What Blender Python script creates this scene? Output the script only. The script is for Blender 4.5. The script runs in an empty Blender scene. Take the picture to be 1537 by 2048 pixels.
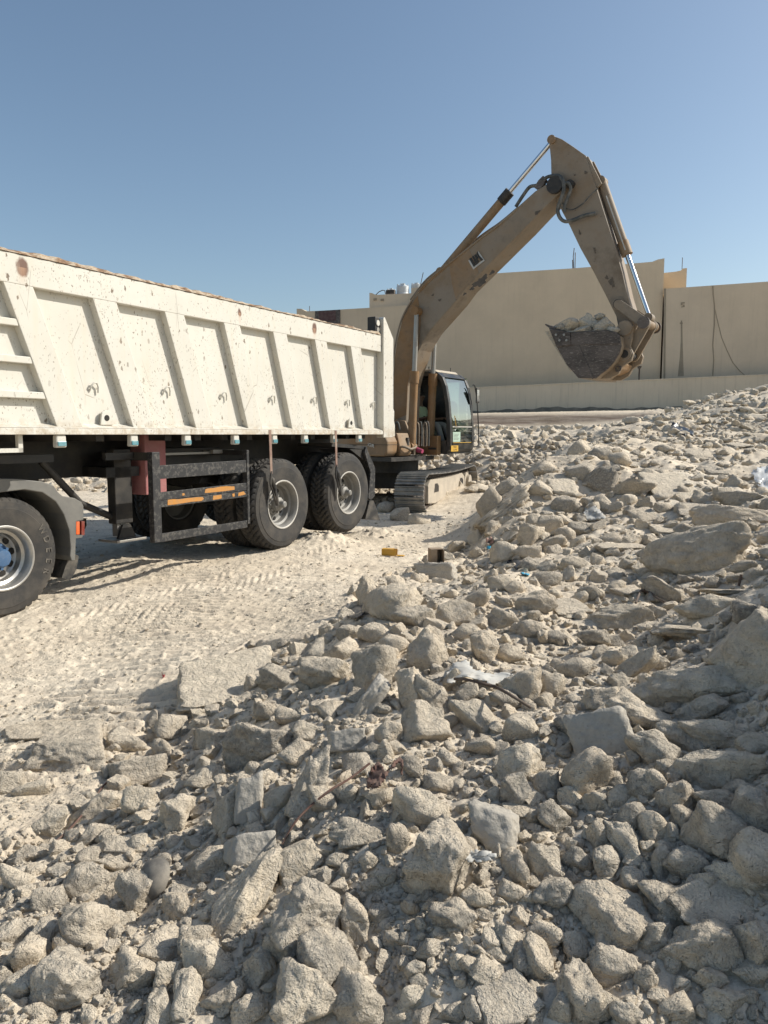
import bpy, bmesh, math, random
import numpy as np
from mathutils import Vector, Matrix
R = math.radians
sc = bpy.context.scene
# ---------------------------------------------------------------- camera, sky, sun, exposure
CZ = 1.45; PITCH = R(6.0); F = 1479.0
cam_d = bpy.data.cameras.new('camera'); cam = bpy.data.objects.new('camera', cam_d)
sc.collection.objects.link(cam); sc.camera = cam
cam.location = (0, 0, CZ); cam.rotation_euler = (R(90) - PITCH, 0, 0)
cam_d.sensor_fit = 'VERTICAL'; cam_d.sensor_height = 36; cam_d.lens = F / 2048 * 36
cam_d.clip_start = 0.05; cam_d.clip_end = 6000
SUN_AZ = R(81); SUN_EL = R(37)
w = bpy.data.worlds.new('World'); sc.world = w; w.use_nodes = True
nt = w.node_tree; nt.nodes.clear()
sky = nt.nodes.new('ShaderNodeTexSky'); sky.sky_type = 'NISHITA'; sky.sun_disc = False
sky.sun_elevation = SUN_EL; sky.sun_rotation = SUN_AZ
sky.altitude = 0; sky.air_density = 1.0; sky.dust_density = 1.5; sky.ozone_density = 1.6
bg = nt.nodes.new('ShaderNodeBackground'); bg.inputs[1].default_value = 0.138
wo = nt.nodes.new('ShaderNodeOutputWorld')
tint = nt.nodes.new('ShaderNodeMix'); tint.data_type = 'RGBA'; tint.blend_type = 'MULTIPLY'; tint.inputs['Factor'].default_value = 1
tint.inputs[7].default_value = (.89, .90, .85, 1); nt.links.new(sky.outputs[0], tint.inputs[6]); nt.links.new(tint.outputs[2], bg.inputs[0]); nt.links.new(bg.outputs[0], wo.inputs[0])
sd = bpy.data.lights.new('sun', 'SUN'); sun = bpy.data.objects.new('sun', sd); sc.collection.objects.link(sun)
sd.energy = 4.6; sd.angle = R(0.5); sd.color = (1.0, 0.95, 0.86)
sdir = Vector((math.sin(SUN_AZ) * math.cos(SUN_EL), math.cos(SUN_AZ) * math.cos(SUN_EL), math.sin(SUN_EL)))
sun.rotation_euler = sdir.to_track_quat('Z', 'Y').to_euler(); sun.location = (20, 6, 20)
sc.view_settings.view_transform = 'Standard'; sc.view_settings.look = 'None'
sc.view_settings.exposure = 0.20; sc.view_settings.gamma = 1.0
try: sc.view_settings.use_curve_mapping = False
except Exception: pass
sc.cycles.max_bounces = 6; sc.cycles.diffuse_bounces = 4
random.seed(7); rng = np.random.default_rng(7)
# ---------------------------------------------------------------- helpers
def ray(u, v):
    x = (u - 768.5) / F; y = (1024 - v) / F
    return (x, math.cos(PITCH) + y * math.sin(PITCH), -math.sin(PITCH) + y * math.cos(PITCH))
def unp(u, v, t):
    d = ray(u, v); return Vector((d[0] * t, d[1] * t, CZ + d[2] * t))
class Frame:
    """a thing's own frame on the site: origin on the ground, x along heading, y to its left"""
    def __init__(s, ox, oy, hx, hy):
        n = math.hypot(hx, hy); s.o = (ox, oy); s.x = (hx / n, hy / n); s.y = (-s.x[1], s.x[0]); s.rot = math.atan2(hy, hx)
    def at(s, u, v, yl=0.0):
        d = ray(u, v); num = s.o[0] * s.y[0] + s.o[1] * s.y[1] + yl
        t = num / (d[0] * s.y[0] + d[1] * s.y[1])
        X, Y, Z = d[0] * t, d[1] * t, CZ + d[2] * t
        return ((X - s.o[0]) * s.x[0] + (Y - s.o[1]) * s.x[1], Z)
    def loc(s, p):
        dx, dy = p[0] - s.o[0], p[1] - s.o[1]
        return Vector((dx * s.x[0] + dy * s.x[1], dx * s.y[0] + dy * s.y[1], p[2]))
    def wld(s, p):
        return Vector((s.o[0] + p[0] * s.x[0] + p[1] * s.y[0], s.o[1] + p[0] * s.x[1] + p[1] * s.y[1], p[2]))
def tag(o, label=None, cat=None, group=None, kind=None):
    if label: o['label'] = label
    if cat: o['category'] = cat
    if group: o['group'] = group
    if kind: o['kind'] = kind
    return o
def empty(name, loc, rz, label, cat, group=None):
    o = bpy.data.objects.new(name, None); sc.collection.objects.link(o)
    o.location = loc; o.rotation_euler = (0, 0, rz); o.empty_display_size = .3
    return tag(o, label, cat, group)
class MB:
    def __init__(s): s.v = []; s.f = []
    def add(s, vs, fs):
        b = len(s.v); s.v.extend([tuple(p) for p in vs]); s.f.extend([tuple(i + b for i in f) for f in fs]); return s
    def box(s, x0, x1, y0, y1, z0, z1, M=None):
        vs = [(x0, y0, z0), (x1, y0, z0), (x1, y1, z0), (x0, y1, z0), (x0, y0, z1), (x1, y0, z1), (x1, y1, z1), (x0, y1, z1)]
        if M is not None: vs = [M @ Vector(p) for p in vs]
        return s.add(vs, [(0, 3, 2, 1), (4, 5, 6, 7), (0, 1, 5, 4), (1, 2, 6, 5), (2, 3, 7, 6), (3, 0, 4, 7)])
    def prism(s, poly, y0, y1):
        """polygon in x,z extruded along y"""
        a = sum(poly[i][0] * poly[(i + 1) % len(poly)][1] - poly[(i + 1) % len(poly)][0] * poly[i][1] for i in range(len(poly)))
        if a < 0: poly = poly[::-1]
        n = len(poly)
        vs = [(p[0], y0, p[1]) for p in poly] + [(p[0], y1, p[1]) for p in poly]
        fs = [tuple(range(n)), tuple(range(2 * n - 1, n - 1, -1))]
        fs += [((i + 1) % n, i, i + n, (i + 1) % n + n) for i in range(n)]
        return s.add(vs, fs)
    def cyl(s, p0, p1, r0, r1=None, n=20, caps=True):
        r1 = r0 if r1 is None else r1
        p0 = Vector(p0); p1 = Vector(p1); d = (p1 - p0)
        if d.length < 1e-6: return s
        d.normalize(); a = d.orthogonal().normalized(); b = d.cross(a)
        vs = []
        for p, r in ((p0, r0), (p1, r1)):
            for i in range(n):
                t = 2 * math.pi * i / n; vs.append(p + (a * math.cos(t) + b * math.sin(t)) * r)
        fs = [(i, (i + 1) % n, (i + 1) % n + n, i + n) for i in range(n)]
        if caps: fs += [tuple(range(n - 1, -1, -1)), tuple(range(n, 2 * n))]
        return s.add(vs, fs)
    def tube(s, pts, r, n=8):
        pts = [Vector(p) for p in pts]; k = len(pts); vs = []
        up = None
        for i, p in enumerate(pts):
            d = (pts[min(i + 1, k - 1)] - pts[max(i - 1, 0)]).normalized()
            a = d.orthogonal().normalized() if up is None else (up - d * up.dot(d)).normalized()
            up = a; b = d.cross(a); rr = r[i] if isinstance(r, (list, tuple)) else r
            for j in range(n):
                t = 2 * math.pi * j / n; vs.append(p + (a * math.cos(t) + b * math.sin(t)) * rr)
        fs = [(i * n + j, i * n + (j + 1) % n, (i + 1) * n + (j + 1) % n, (i + 1) * n + j) for i in range(k - 1) for j in range(n)]
        fs += [tuple(range(n - 1, -1, -1)), tuple(range((k - 1) * n, k * n))]
        return s.add(vs, fs)
    def lathe(s, prof, c, axis='y', n=48, closed=False):
        """profile of (radius, offset along axis) turned about an axis through c"""
        vs = []
        for r, a in prof:
            for i in range(n):
                t = 2 * math.pi * i / n; p = (r * math.cos(t), r * math.sin(t))
                vs.append((c[0] + p[0], c[1] + a, c[2] + p[1]) if axis == 'y' else (c[0] + p[0], c[1] + p[1], c[2] + a))
        k = len(prof); fs = []
        for i in range(k - 1 + (1 if closed else 0)):
            for j in range(n):
                q = (i * n + j, i * n + (j + 1) % n, ((i + 1) % k) * n + (j + 1) % n, ((i + 1) % k) * n + j)
                fs.append(q)
        return s.add(vs, fs)
    def build(s, name, m, parent=None, smooth=None, bevel=0, mod=None):
        me = bpy.data.meshes.new(name); me.from_pydata([tuple(p) for p in s.v], [], s.f); me.update()
        bm = bmesh.new(); bm.from_mesh(me); bmesh.ops.recalc_face_normals(bm, faces=bm.faces); bm.to_mesh(me); bm.free()
        if smooth is not None:
            me.shade_smooth(); me.set_sharp_from_angle(angle=R(smooth))
        o = bpy.data.objects.new(name, me); sc.collection.objects.link(o)
        if m is not None: me.materials.append(m)
        if parent is not None: o.parent = parent
        if bevel:
            b = o.modifiers.new('bevel', 'BEVEL'); b.width = bevel; b.segments = 2; b.limit_method = 'ANGLE'; b.angle_limit = R(35)
        return o
def arc(c, r, a0, a1, n):
    return [(c[0] + r * math.cos(R(a0 + (a1 - a0) * i / (n - 1))), c[1] + r * math.sin(R(a0 + (a1 - a0) * i / (n - 1)))) for i in range(n)]
def smooth_pts(pts, k=6):
    out = []; n = len(pts); P = [Vector(p) for p in pts]
    for i in range(n - 1):
        p0 = P[max(i - 1, 0)]; p1 = P[i]; p2 = P[i + 1]; p3 = P[min(i + 2, n - 1)]
        for j in range(k):
            t = j / k; out.append(.5 * ((2 * p1) + (p2 - p0) * t + (2 * p0 - 5 * p1 + 4 * p2 - p3) * t * t + (3 * p1 - p0 - 3 * p2 + p3) * t ** 3))
    out.append(P[-1]); return out
# ---------------------------------------------------------------- numpy noise
def _h(ix, iy, iz, seed):
    with np.errstate(over='ignore'):
        n = (ix.astype(np.int64) * 73856093) ^ (iy.astype(np.int64) * 19349663) ^ (iz.astype(np.int64) * 83492791) ^ (seed * 2654435 + 12345)
        n = (n ^ (n >> 13)) * 1274126177; n = n & 0x7fffffff; n = (n ^ (n >> 15)) * 2246822519 & 0x7fffffff; n = n ^ (n >> 12)
    return (n & 0xffffff).astype(np.float64) / 0xffffff
def vnoise(x, y, z, seed=0):
    ix, iy, iz = np.floor(x), np.floor(y), np.floor(z); fx, fy, fz = x - ix, y - iy, z - iz
    fx = fx * fx * (3 - 2 * fx); fy = fy * fy * (3 - 2 * fy); fz = fz * fz * (3 - 2 * fz)
    r = 0
    for a in (0, 1):
        for b in (0, 1):
            for c in (0, 1):
                r = r + _h(ix + a, iy + b, iz + c, seed) * (fx if a else 1 - fx) * (fy if b else 1 - fy) * (fz if c else 1 - fz)
    return r * 2 - 1
def fbm(x, y, z, seed=0, o=4):
    r = 0; a = 1
    for i in range(o): r = r + a * vnoise(x, y, z, seed + i * 17); x = x * 2.03; y = y * 2.03; z = z * 2.03; a *= .5
    return r
# ---------------------------------------------------------------- material helper
class NT:
    def __init__(s, name):
        s.m = bpy.data.materials.new(name); s.m.use_nodes = True; s.t = s.m.node_tree; s.t.nodes.clear()
        s.o = s.n('ShaderNodeOutputMaterial'); s.b = s.n('ShaderNodeBsdfPrincipled'); s.l(s.b.outputs[0], s.o.inputs[0])
        s.tc = s.n('ShaderNodeTexCoord')
    def n(s, k): return s.t.nodes.new(k)
    def l(s, a, b): s.t.links.new(a, b)
    def put(s, inp, v):
        if isinstance(v, bpy.types.NodeSocket): s.l(v, inp)
        elif isinstance(v, tuple) and len(v) == 3 and inp.type == 'RGBA': inp.default_value = (*v, 1)
        else: inp.default_value = v
    def coord(s, sc_=(1, 1, 1), which='Object', rot=(0, 0, 0)):
        m = s.n('ShaderNodeMapping'); s.l(s.tc.outputs[which], m.inputs[0]); m.inputs['Scale'].default_value = sc_; m.inputs['Rotation'].default_value = rot; return m.outputs[0]
    def noise(s, scale, detail=4, rough=.55, co=None, dist=0):
        n = s.n('ShaderNodeTexNoise'); n.inputs['Scale'].default_value = scale; n.inputs['Detail'].default_value = detail
        n.inputs['Roughness'].default_value = rough; n.inputs['Distortion'].default_value = dist
        s.l(co if co is not None else s.coord(), n.inputs['Vector']); return n.outputs['Fac']
    def vor(s, scale, co=None, feat='F1', out='Distance', rand=1):
        n = s.n('ShaderNodeTexVoronoi'); n.feature = feat; n.inputs['Scale'].default_value = scale; n.inputs['Randomness'].default_value = rand
        s.l(co if co is not None else s.coord(), n.inputs['Vector']); return n.outputs[out]
    def ramp(s, f, stops):
        n = s.n('ShaderNodeValToRGB'); s.put(n.inputs[0], f); e = n.color_ramp.elements
        while len(e) < len(stops): e.new(.5)
        for i, (p, c) in enumerate(stops):
            e[i].position = p; e[i].color = (*c, 1) if isinstance(c, tuple) else (c, c, c, 1)
        return n.outputs[0]
    def mix(s, f, a, b, mode='MIX'):
        n = s.n('ShaderNodeMix'); n.data_type = 'RGBA'; n.blend_type = mode
        s.put(n.inputs['Factor'], f); s.put(n.inputs[6], a); s.put(n.inputs[7], b); return n.outputs[2]
    def math(s, op, a, b=0.0, clamp=False):
        n = s.n('ShaderNodeMath'); n.operation = op; n.use_clamp = clamp; s.put(n.inputs[0], a); s.put(n.inputs[1], b); return n.outputs[0]
    def sep(s, v):
        n = s.n('ShaderNodeSeparateXYZ'); s.l(v, n.inputs[0]); return n.outputs
    def bump(s, h, st=.5, d=.01, nrm=None):
        n = s.n('ShaderNodeBump'); n.inputs['Strength'].default_value = st; n.inputs['Distance'].default_value = d; s.l(h, n.inputs['Height'])
        if nrm is not None: s.l(nrm, n.inputs['Normal'])
        return n.outputs[0]
    def done(s, col, rough=.8, metal=0.0, normal=None, **k):
        s.put(s.b.inputs['Base Color'], col); s.put(s.b.inputs['Roughness'], rough); s.put(s.b.inputs['Metallic'], metal)
        if normal is not None: s.l(normal, s.b.inputs['Normal'])
        for a, b in k.items(): s.put(s.b.inputs[a.replace('_', ' ')], b)
        return s.m
def simple(name, col, rough=.7, metal=0.0, dust=.25, dcol=(.42, .37, .30), sc_=6, bump=0.0):
    t = NT(name); n = t.noise(sc_, 6, .65); f = t.ramp(n, [(.42, 0.0), (.72, 1.0)])
    g = t.noise(sc_ * 9, 3); c2 = t.mix(t.ramp(g, [(.3, 0.0), (.8, .35)]), col, tuple(x * .6 for x in col))
    c = t.mix(t.math('MULTIPLY', f, dust), c2, dcol)
    nr = t.bump(g, .3, bump) if bump else None
    return t.done(c, t.math('ADD', t.math('MULTIPLY', f, .2), rough - .05, True), metal, nr)
M = {}
# limestone rubble
def rock_mat(name, stuff=False):
    t = NT(name)
    if stuff:
        g = t.n('ShaderNodeNewGeometry'); rnd = g.outputs['Random Per Island']
    else:
        g = t.n('ShaderNodeObjectInfo'); rnd = g.outputs['Random']
    pos = t.n('ShaderNodeNewGeometry').outputs['Position']
    def sc_(k):
        m = t.n('ShaderNodeMapping'); m.inputs['Scale'].default_value = (k, k, k); t.l(pos, m.inputs[0]); return m.outputs[0]
    base = t.ramp(rnd, [(0.0, (.73, .62, .475)), (.2, (.60, .51, .39)), (.4, (.77, .67, .52)), (.55, (.50, .435, .345)), (.7, (.69, .59, .45)), (.83, (.36, .33, .28)), (.92, (.58, .51, .41)), (1.0, (.24, .225, .20))])
    n1 = t.noise(7, 5, .6, sc_(1)); n2 = t.noise(46, 5, .65, sc_(1)); n3 = t.noise(190, 3, .6, sc_(1))
    c = t.mix(t.ramp(n1, [(.42, 0.0), (.68, .7)]), base, (.38, .335, .275))
    c = t.mix(t.ramp(n2, [(.45, 0.0), (.62, .55)]), c, (.70, .62, .495))
    pit = t.ramp(n2, [(.24, 1.0), (.36, 0.0)])
    c = t.mix(t.math('MULTIPLY', pit, .55), c, (.2, .175, .145))
    spk = t.ramp(n3, [(.3, .5), (.42, 0.0)]); c = t.mix(spk, c, (.24, .22, .19))
    nz = t.sep(t.n('ShaderNodeNewGeometry').outputs['Normal'])[2]
    c = t.mix(t.math('MULTIPLY', t.ramp(nz, [(.45, 0.0), (.92, .7)]), t.ramp(t.noise(11, 5, .6, sc_(1)), [(.38, 0.0), (.6, 1.0)])), c, (.73, .63, .49))
    h = t.math('ADD', t.math('MULTIPLY', n2, 1.0), t.math('MULTIPLY', n3, .35))
    mid = t.noise(17, 6, .62, sc_(1), .6); 
    nr = t.bump(mid, .9, .055); nr = t.bump(h, .8, .018, nr)
    return t.done(c, .93, 0, nr, Specular_IOR_Level=.15)
M['rock'] = rock_mat('limestone'); M['stones'] = rock_mat('limestone_rubble', True)
t = NT('concrete_piece'); pos = t.n('ShaderNodeNewGeometry').outputs['Position']
n1 = t.noise(5, 5, .6, pos); n2 = t.noise(70, 5, .7, pos); v = t.vor(55, pos)
c = t.mix(t.ramp(n1, [(.35, 0.0), (.7, 1.0)]), (.40, .37, .32), (.52, .475, .40))
c = t.mix(t.ramp(v, [(.0, .6), (.22, 0.0)]), c, (.2, .19, .17)); c = t.mix(t.ramp(n2, [(.4, .0), (.7, .5)]), c, (.3, .28, .245))
M['conc'] = t.done(c, .95, 0, t.bump(t.math('ADD', n2, t.math('MULTIPLY', v, .6)), .6, .012), Specular_IOR_Level=.1)
# ground
t = NT('dusty_ground'); pos = t.n('ShaderNodeNewGeometry').outputs['Position']
def P(k):
    m = t.n('ShaderNodeMapping'); m.inputs['Scale'].default_value = (k, k, k); t.l(pos, m.inputs[0]); return m.outputs[0]
n0 = t.noise(.55, 4, .5, P(1)); n1 = t.noise(4, 6, .6, P(1)); n2 = t.noise(38, 5, .7, P(1)); n3 = t.noise(160, 3, .6, P(1)); v = t.vor(55, P(1)); v2 = t.vor(21, P(1))
c = t.mix(t.ramp(n0, [(.4, 0.0), (.62, 1.0)]), (.64, .55, .425), (.71, .625, .50))
c = t.mix(t.ramp(n1, [(.42, 0.0), (.68, .7)]), c, (.47, .40, .315))
c = t.mix(t.ramp(n2, [(.33, .6), (.47, 0.0)]), c, (.33, .29, .235))
c = t.mix(t.ramp(v, [(.0, .5), (.2, 0.0)]), c, (.68, .62, .52))
c = t.mix(t.ramp(n3, [(.3, .45), (.42, 0.0)]), c, (.28, .25, .21))
# brown earth strata of the cut bank by the wall
sp = t.sep(pos); bank = t.math('MULTIPLY', t.ramp(sp[2], [(.0, 0.0), (1.0, 1.0)]), 1.0)
yy = t.math('SUBTRACT', sp[1], 37.5); bk = t.math('MULTIPLY', yy, .5, True); bz = t.math('SUBTRACT', 2.75, sp[2]); bz = t.math('MULTIPLY', bz, 3.0, True)
strat = t.n('ShaderNodeMapping'); strat.inputs['Scale'].default_value = (.15, .1, 2.6); t.l(pos, strat.inputs[0]); sn = t.noise(2, 4, .6, strat.outputs[0])
c = t.mix(t.math('MULTIPLY', bk, bz), c, t.ramp(sn, [(.35, (.10, .075, .055)), (.5, (.22, .185, .15)), (.62, (.13, .10, .08))]))
h = t.math('ADD', t.math('MULTIPLY', n2, 1.0), t.math('ADD', t.math('MULTIPLY', v, -.35), t.math('ADD', t.math('MULTIPLY', v2, -.12), t.math('MULTIPLY', n3, .4))))
gp = t.ramp(t.noise(1.1, 4, .6, P(1)), [(.42, .12), (.6, 1.0)])
h2 = t.math('ADD', t.math('MULTIPLY', h, gp), t.math('MULTIPLY', t.noise(22, 6, .65, P(1)), .8))
M['ground'] = t.done(c, .97, 0, t.bump(h2, .75, .016), Specular_IOR_Level=.05)
# ---------------------------------------------------------------- terrain: one sheet, heights interpolated from control points
_cp = [(0,1240,z_) for z_ in (-.15,)] + [(0,1400,-.08),(0,1600,0),(300,1200,-.06),(300,1350,-.03),(200,1450,-.02),(600,1125,.03),(560,1240,.02),
 (700,1100,.05),(700,1170,.03),(850,1080,.03),(900,1040,.0),(830,1030,-.07),(500,1270,0),(0,2048,.1),(400,2048,.12),(800,2048,.16),(1200,2048,.22),(1537,2048,.28),
 (0,1800,.06),(300,1700,.1),(600,1700,.24),(900,1700,.32),(1200,1700,.36),(1537,1700,.46),(300,1520,.02),(440,1450,.12),(600,1400,.30),(600,1500,.28),(700,1300,.30),(520,1330,.2),
 (850,1300,.40),(1000,1300,.42),(1200,1300,.42),(1537,1350,.62),(760,1200,.2),(900,1180,.22),(1050,1150,.33),(1200,1150,.42),(1400,1120,.46),(1537,1150,.6),(960,1075,.08),(1000,1050,.3)]
pts = []
for u, v, z in _cp:
    d = ray(u, v); t_ = (z - CZ) / d[2]; pts.append((d[0] * t_, d[1] * t_, z))
for u, v, t_ in [(1015,980,10.0),(1070,925,12),(1150,885,14.5),(1180,950,10.5),(1290,842,20),(1400,806,26),(1537,783,26),(1400,870,19),(1537,870,18),(1300,905,14),(1537,920,13),(1400,1000,9),(1537,1000,9),(1150,1000,9.6),
  (1000,900,20),(960,950,17.0),(900,960,17.0),(1100,868,24),(960,865,30),(1100,862,30),(1200,861,36),(1000,861,37.5),(1000,829,41.5),(1200,826,41.5),(1000,828,50),(1200,825.5,50),(1400,822,48),(600,900,24),(0,928,22),(400,915,23),(1700,760,26),(1700,860,16),(1750,760,46),(1250,866,24),(960,985,16.5),(930,1020,14.6)]:
    q = unp(u, v, t_); pts.append((q[0], q[1], q[2]))
pts += [(1.0,10,.02),(1.4,12,.0),(2.2,14,.03),(3.0,16.5,.15),(1.0,15.0,-.09),(.6,14.2,-.09),(2.2,17.2,.0),(2.4,18.6,.12),(1.0,19.0,.1),(-1.2,18.0,-.02),(-.5,16,-.08),(-8,8,-.1),(-12,12,0),(-6,4,-.1),(-3,1,.0),(-3,12,0),(0,14,-.08),(.5,15.5,-.08),(1.5,17,0),(-4,16,.1),(-8,18,.3),(-14,24,.9),(3.4,3.2,1.95),(3.9,4.6,1.8),(3.3,2.4,1.62),(3.0,1.7,1.3),(6,4,1.6),(9,8,1.7),(7,6,1.6),  # includes an unseen mound at right, raised to shade the lower right rubble
        (-30,48,2.4),(30,48,2.9),(-40,30,1.5),(2.4,1.3,.85),(0.5,.6,.2),(13,12,1.6),(20,20,2.6),(-5,30,1.5),(-15,40,1.9)]
pts = np.array(pts)
def warp(x, y):
    yc = np.clip(y, 1.3, 90); return np.stack([np.clip(x / yc, -1.6, 1.6) * 1.5, np.log(yc)], -1)
Q = warp(pts[:, 0], pts[:, 1])
def kern(r): return np.where(r > 1e-9, r * r * np.log(r + 1e-12), 0)
n_ = len(Q); Amat = np.zeros((n_ + 3, n_ + 3)); rr = np.linalg.norm(Q[:, None] - Q[None], axis=-1)
Amat[:n_, :n_] = kern(rr) + np.eye(n_) * .004; Amat[:n_, n_] = 1; Amat[:n_, n_ + 1:] = Q; Amat[n_, :n_] = 1; Amat[n_ + 1:, :n_] = Q.T
wt = np.linalg.solve(Amat, np.concatenate([pts[:, 2], [0, 0, 0]]))
def base_h(x, y):
    q = warp(x, y); out = np.zeros(x.shape); fl = q.reshape(-1, 2); o = np.zeros(len(fl))
    for i in range(0, len(fl), 20000):
        s_ = fl[i:i + 20000]; r_ = np.linalg.norm(s_[:, None] - Q[None], axis=-1)
        o[i:i + 20000] = kern(r_) @ wt[:n_] + wt[n_] + s_ @ wt[n_ + 1:]
    return np.clip(o.reshape(x.shape), -.3, 3.6)
# smooth coarse base, sampled then interpolated (fast)
KX = np.concatenate([np.linspace(-6, -1.3, 14), np.linspace(-1.25, -.62, 22), np.arange(-.6, .66, .0021), np.linspace(.67, 1.25, 40), np.linspace(1.3, 6, 14)])
LY = np.concatenate([np.linspace(math.log(.9), math.log(1.5), 40)[:-1], np.linspace(math.log(1.5), math.log(24), 860)[:-1], np.linspace(math.log(24), math.log(75), 110)])
gk, gl = np.meshgrid(KX, LY, indexing='ij'); GY = np.exp(gl); GX = gk * GY
ck = np.linspace(-6.05, 6.05, 360); cl = np.linspace(math.log(.85), math.log(80), 140)
CK, CL = np.meshgrid(ck, cl, indexing='ij'); CH = base_h(CK * np.exp(CL), np.exp(CL))
def interp2(A, ax, ay, x, y):
    i = np.clip(np.searchsorted(ax, x) - 1, 0, len(ax) - 2); j = np.clip(np.searchsorted(ay, y) - 1, 0, len(ay) - 2)
    fx = np.clip((x - ax[i]) / (ax[i + 1] - ax[i]), 0, 1); fy = np.clip((y - ay[j]) / (ay[j + 1] - ay[j]), 0, 1)
    return A[i, j] * (1 - fx) * (1 - fy) + A[i + 1, j] * fx * (1 - fy) + A[i, j + 1] * (1 - fx) * fy + A[i + 1, j + 1] * fx * fy
HEAP = [(-900,1900),(-300,1760),(0,1690),(110,1640),(190,1590),(225,1500),(300,1440),(380,1400),(430,1320),(500,1290),(630,1275),(700,1210),(730,1165),(830,1140),(860,1100),(905,1096),(945,1072),(965,1035),(985,990),(1020,945),(1080,905),(1190,852),(1290,822),(1400,800),(1537,765),(2400,700),(2600,3400),(-900,3400)]
def inpoly(u, v, poly):
    r = np.zeros(u.shape, bool); n = len(poly)
    for i in range(n):
        x1, y1 = poly[i]; x2, y2 = poly[(i + 1) % n]
        if y1 == y2: continue
        c_ = ((y1 > v) != (y2 > v)) & (u < (x2 - x1) * (v - y1) / (y2 - y1) + x1); r ^= c_
    return r
def proj(x, y, z):
    dz = z - CZ; dep = y * math.cos(PITCH) - dz * math.sin(PITCH); up_ = y * math.sin(PITCH) + dz * math.cos(PITCH)
    dep = np.maximum(dep, .05); return 768.5 + F * x / dep, 1024 - F * up_ / dep, dep
def heap_mask(x, y, z):
    u, v, dep = proj(x, y, z); a = inpoly(u, v, HEAP)
    far = (y > 16.5) & (y < 37) & (v > 800)
    return np.where(a | far, 1.0, 0.0)
H0 = interp2(CH, ck, cl, gk, gl)
MK = heap_mask(GX, GY, H0)
# soften the mask
for _ in range(6):
    MK[1:-1, 1:-1] = (MK[1:-1, 1:-1] * 2 + MK[:-2, 1:-1] + MK[2:, 1:-1] + MK[1:-1, :-2] + MK[1:-1, 2:]) / 6
Z0 = np.zeros_like(GX)
near = np.clip(GY / 3, .35, 3)
lump = fbm(GX * 3.2 / near ** .5, GY * 3.2 / near ** .5, Z0, 3, 5) * .035 * near ** .5
lump = lump + fbm(GX * 1.15, GY * 1.15, Z0, 71, 3) * .055 * np.clip(GY / 3, .6, 1.6)
crumb = fbm(GX * 14, GY * 14, Z0, 5, 4) * .010
flat = fbm(GX * 1.3, GY * 1.3, Z0, 9, 4) * .018 + fbm(GX * 12, GY * 12, Z0, 11, 4) * .0065
cl_ = vnoise(GX * 30, GY * 30, Z0, 21); flat += np.clip(cl_ - .35, 0, 1) * .022
# crawler grouser marks and lorry tyre marks pressed in the dust
ang = R(34); al = GX * math.sin(ang) + GY * math.cos(ang); ac = GX * math.cos(ang) - GY * math.sin(ang)
rows = np.sin(GY * 2 * math.pi / .11 + .8 * fbm(GX * 2.2, GY * 2.2, Z0, 31, 3) + GX * 6)
bc = GX + .17 * (GY - 4.5) + 1.55
band = np.exp(-(bc / .44) ** 6) + .7 * np.exp(-((bc - 1.25) / .3) ** 6) * (GY > 5.4)
band = band * (GY < 7.9) * (GY > 2.9) * np.clip(.85 + .8 * fbm(GX * 1.2, GY * 1.2, Z0, 33, 3), 0, 1.1)
flat += band * (np.clip(rows, -.3, .8) * .034 - .008) * np.clip(fbm(GX * 5, GY * 5, Z0, 37, 3) * .9 + .85, 0, 1)
tr = np.exp(-((ac + 5.7) / .2) ** 6) * (GY > 6) * (GY < 11)
chev = np.sin((al + np.abs(ac + 5.7) * 1.2) * 2 * math.pi / .11); flat += tr * np.clip(chev, -.6, .6) * .009 * np.clip(fbm(GX * 2.5, GY * 2.5, Z0, 51, 3) + .6, 0, 1)
tr = np.exp(-((ac + 5.15) / .14) ** 6) * (GY > 5.5) * (GY < 10)
flat += tr * np.clip(chev, -.6, .6) * .008 * np.clip(fbm(GX * 2.5, GY * 2.5, Z0, 53, 3) + .4, 0, 1)
bx = 0 * GX
GH = H0 + MK * (lump + crumb) + (1 - MK) * flat
# spoil thrown up against the trailer wheels
for (bx_, by_, s_, h_) in ((-.75, 9.6, .35, .14), (-.1, 10.6, .4, .12), (-2.9, 8.5, .5, .06), (-2.4, 8.0, .3, .05)):
    GH += h_ * np.exp(-((GX - bx_) ** 2 + (GY - by_) ** 2) / s_ ** 2) * (1 + .3 * crumb / .01)
def hgt(x, y):
    x = np.asarray(x, float); y = np.asarray(y, float); return interp2(GH, KX, LY, x / y, np.log(y))
def hit(u, v, tmin=1.1, tmax=70):
    """where the sight line to a surveyed point meets the ground"""
    d = ray(u, v); k = d[0] / d[1]; ys = np.exp(np.linspace(math.log(tmin), math.log(tmax), 900)); zs = CZ + d[2] / d[1] * ys
    g = interp2(GH, KX, LY, np.full(ys.shape, k), np.log(ys)); b = np.where(zs < g)[0]
    i = b[0] if len(b) else len(ys) - 1
    return Vector((k * ys[i], ys[i], g[i]))
nk, nl = GX.shape
vs = np.stack([GX, GY, GH], -1).reshape(-1, 3)
idx = np.arange(nk * nl).reshape(nk, nl)
fa = np.stack([idx[:-1, :-1], idx[1:, :-1], idx[1:, 1:], idx[:-1, 1:]], -1).reshape(-1, 4)
ext_v = []; ext_f = []; base_i = nk * nl
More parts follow.
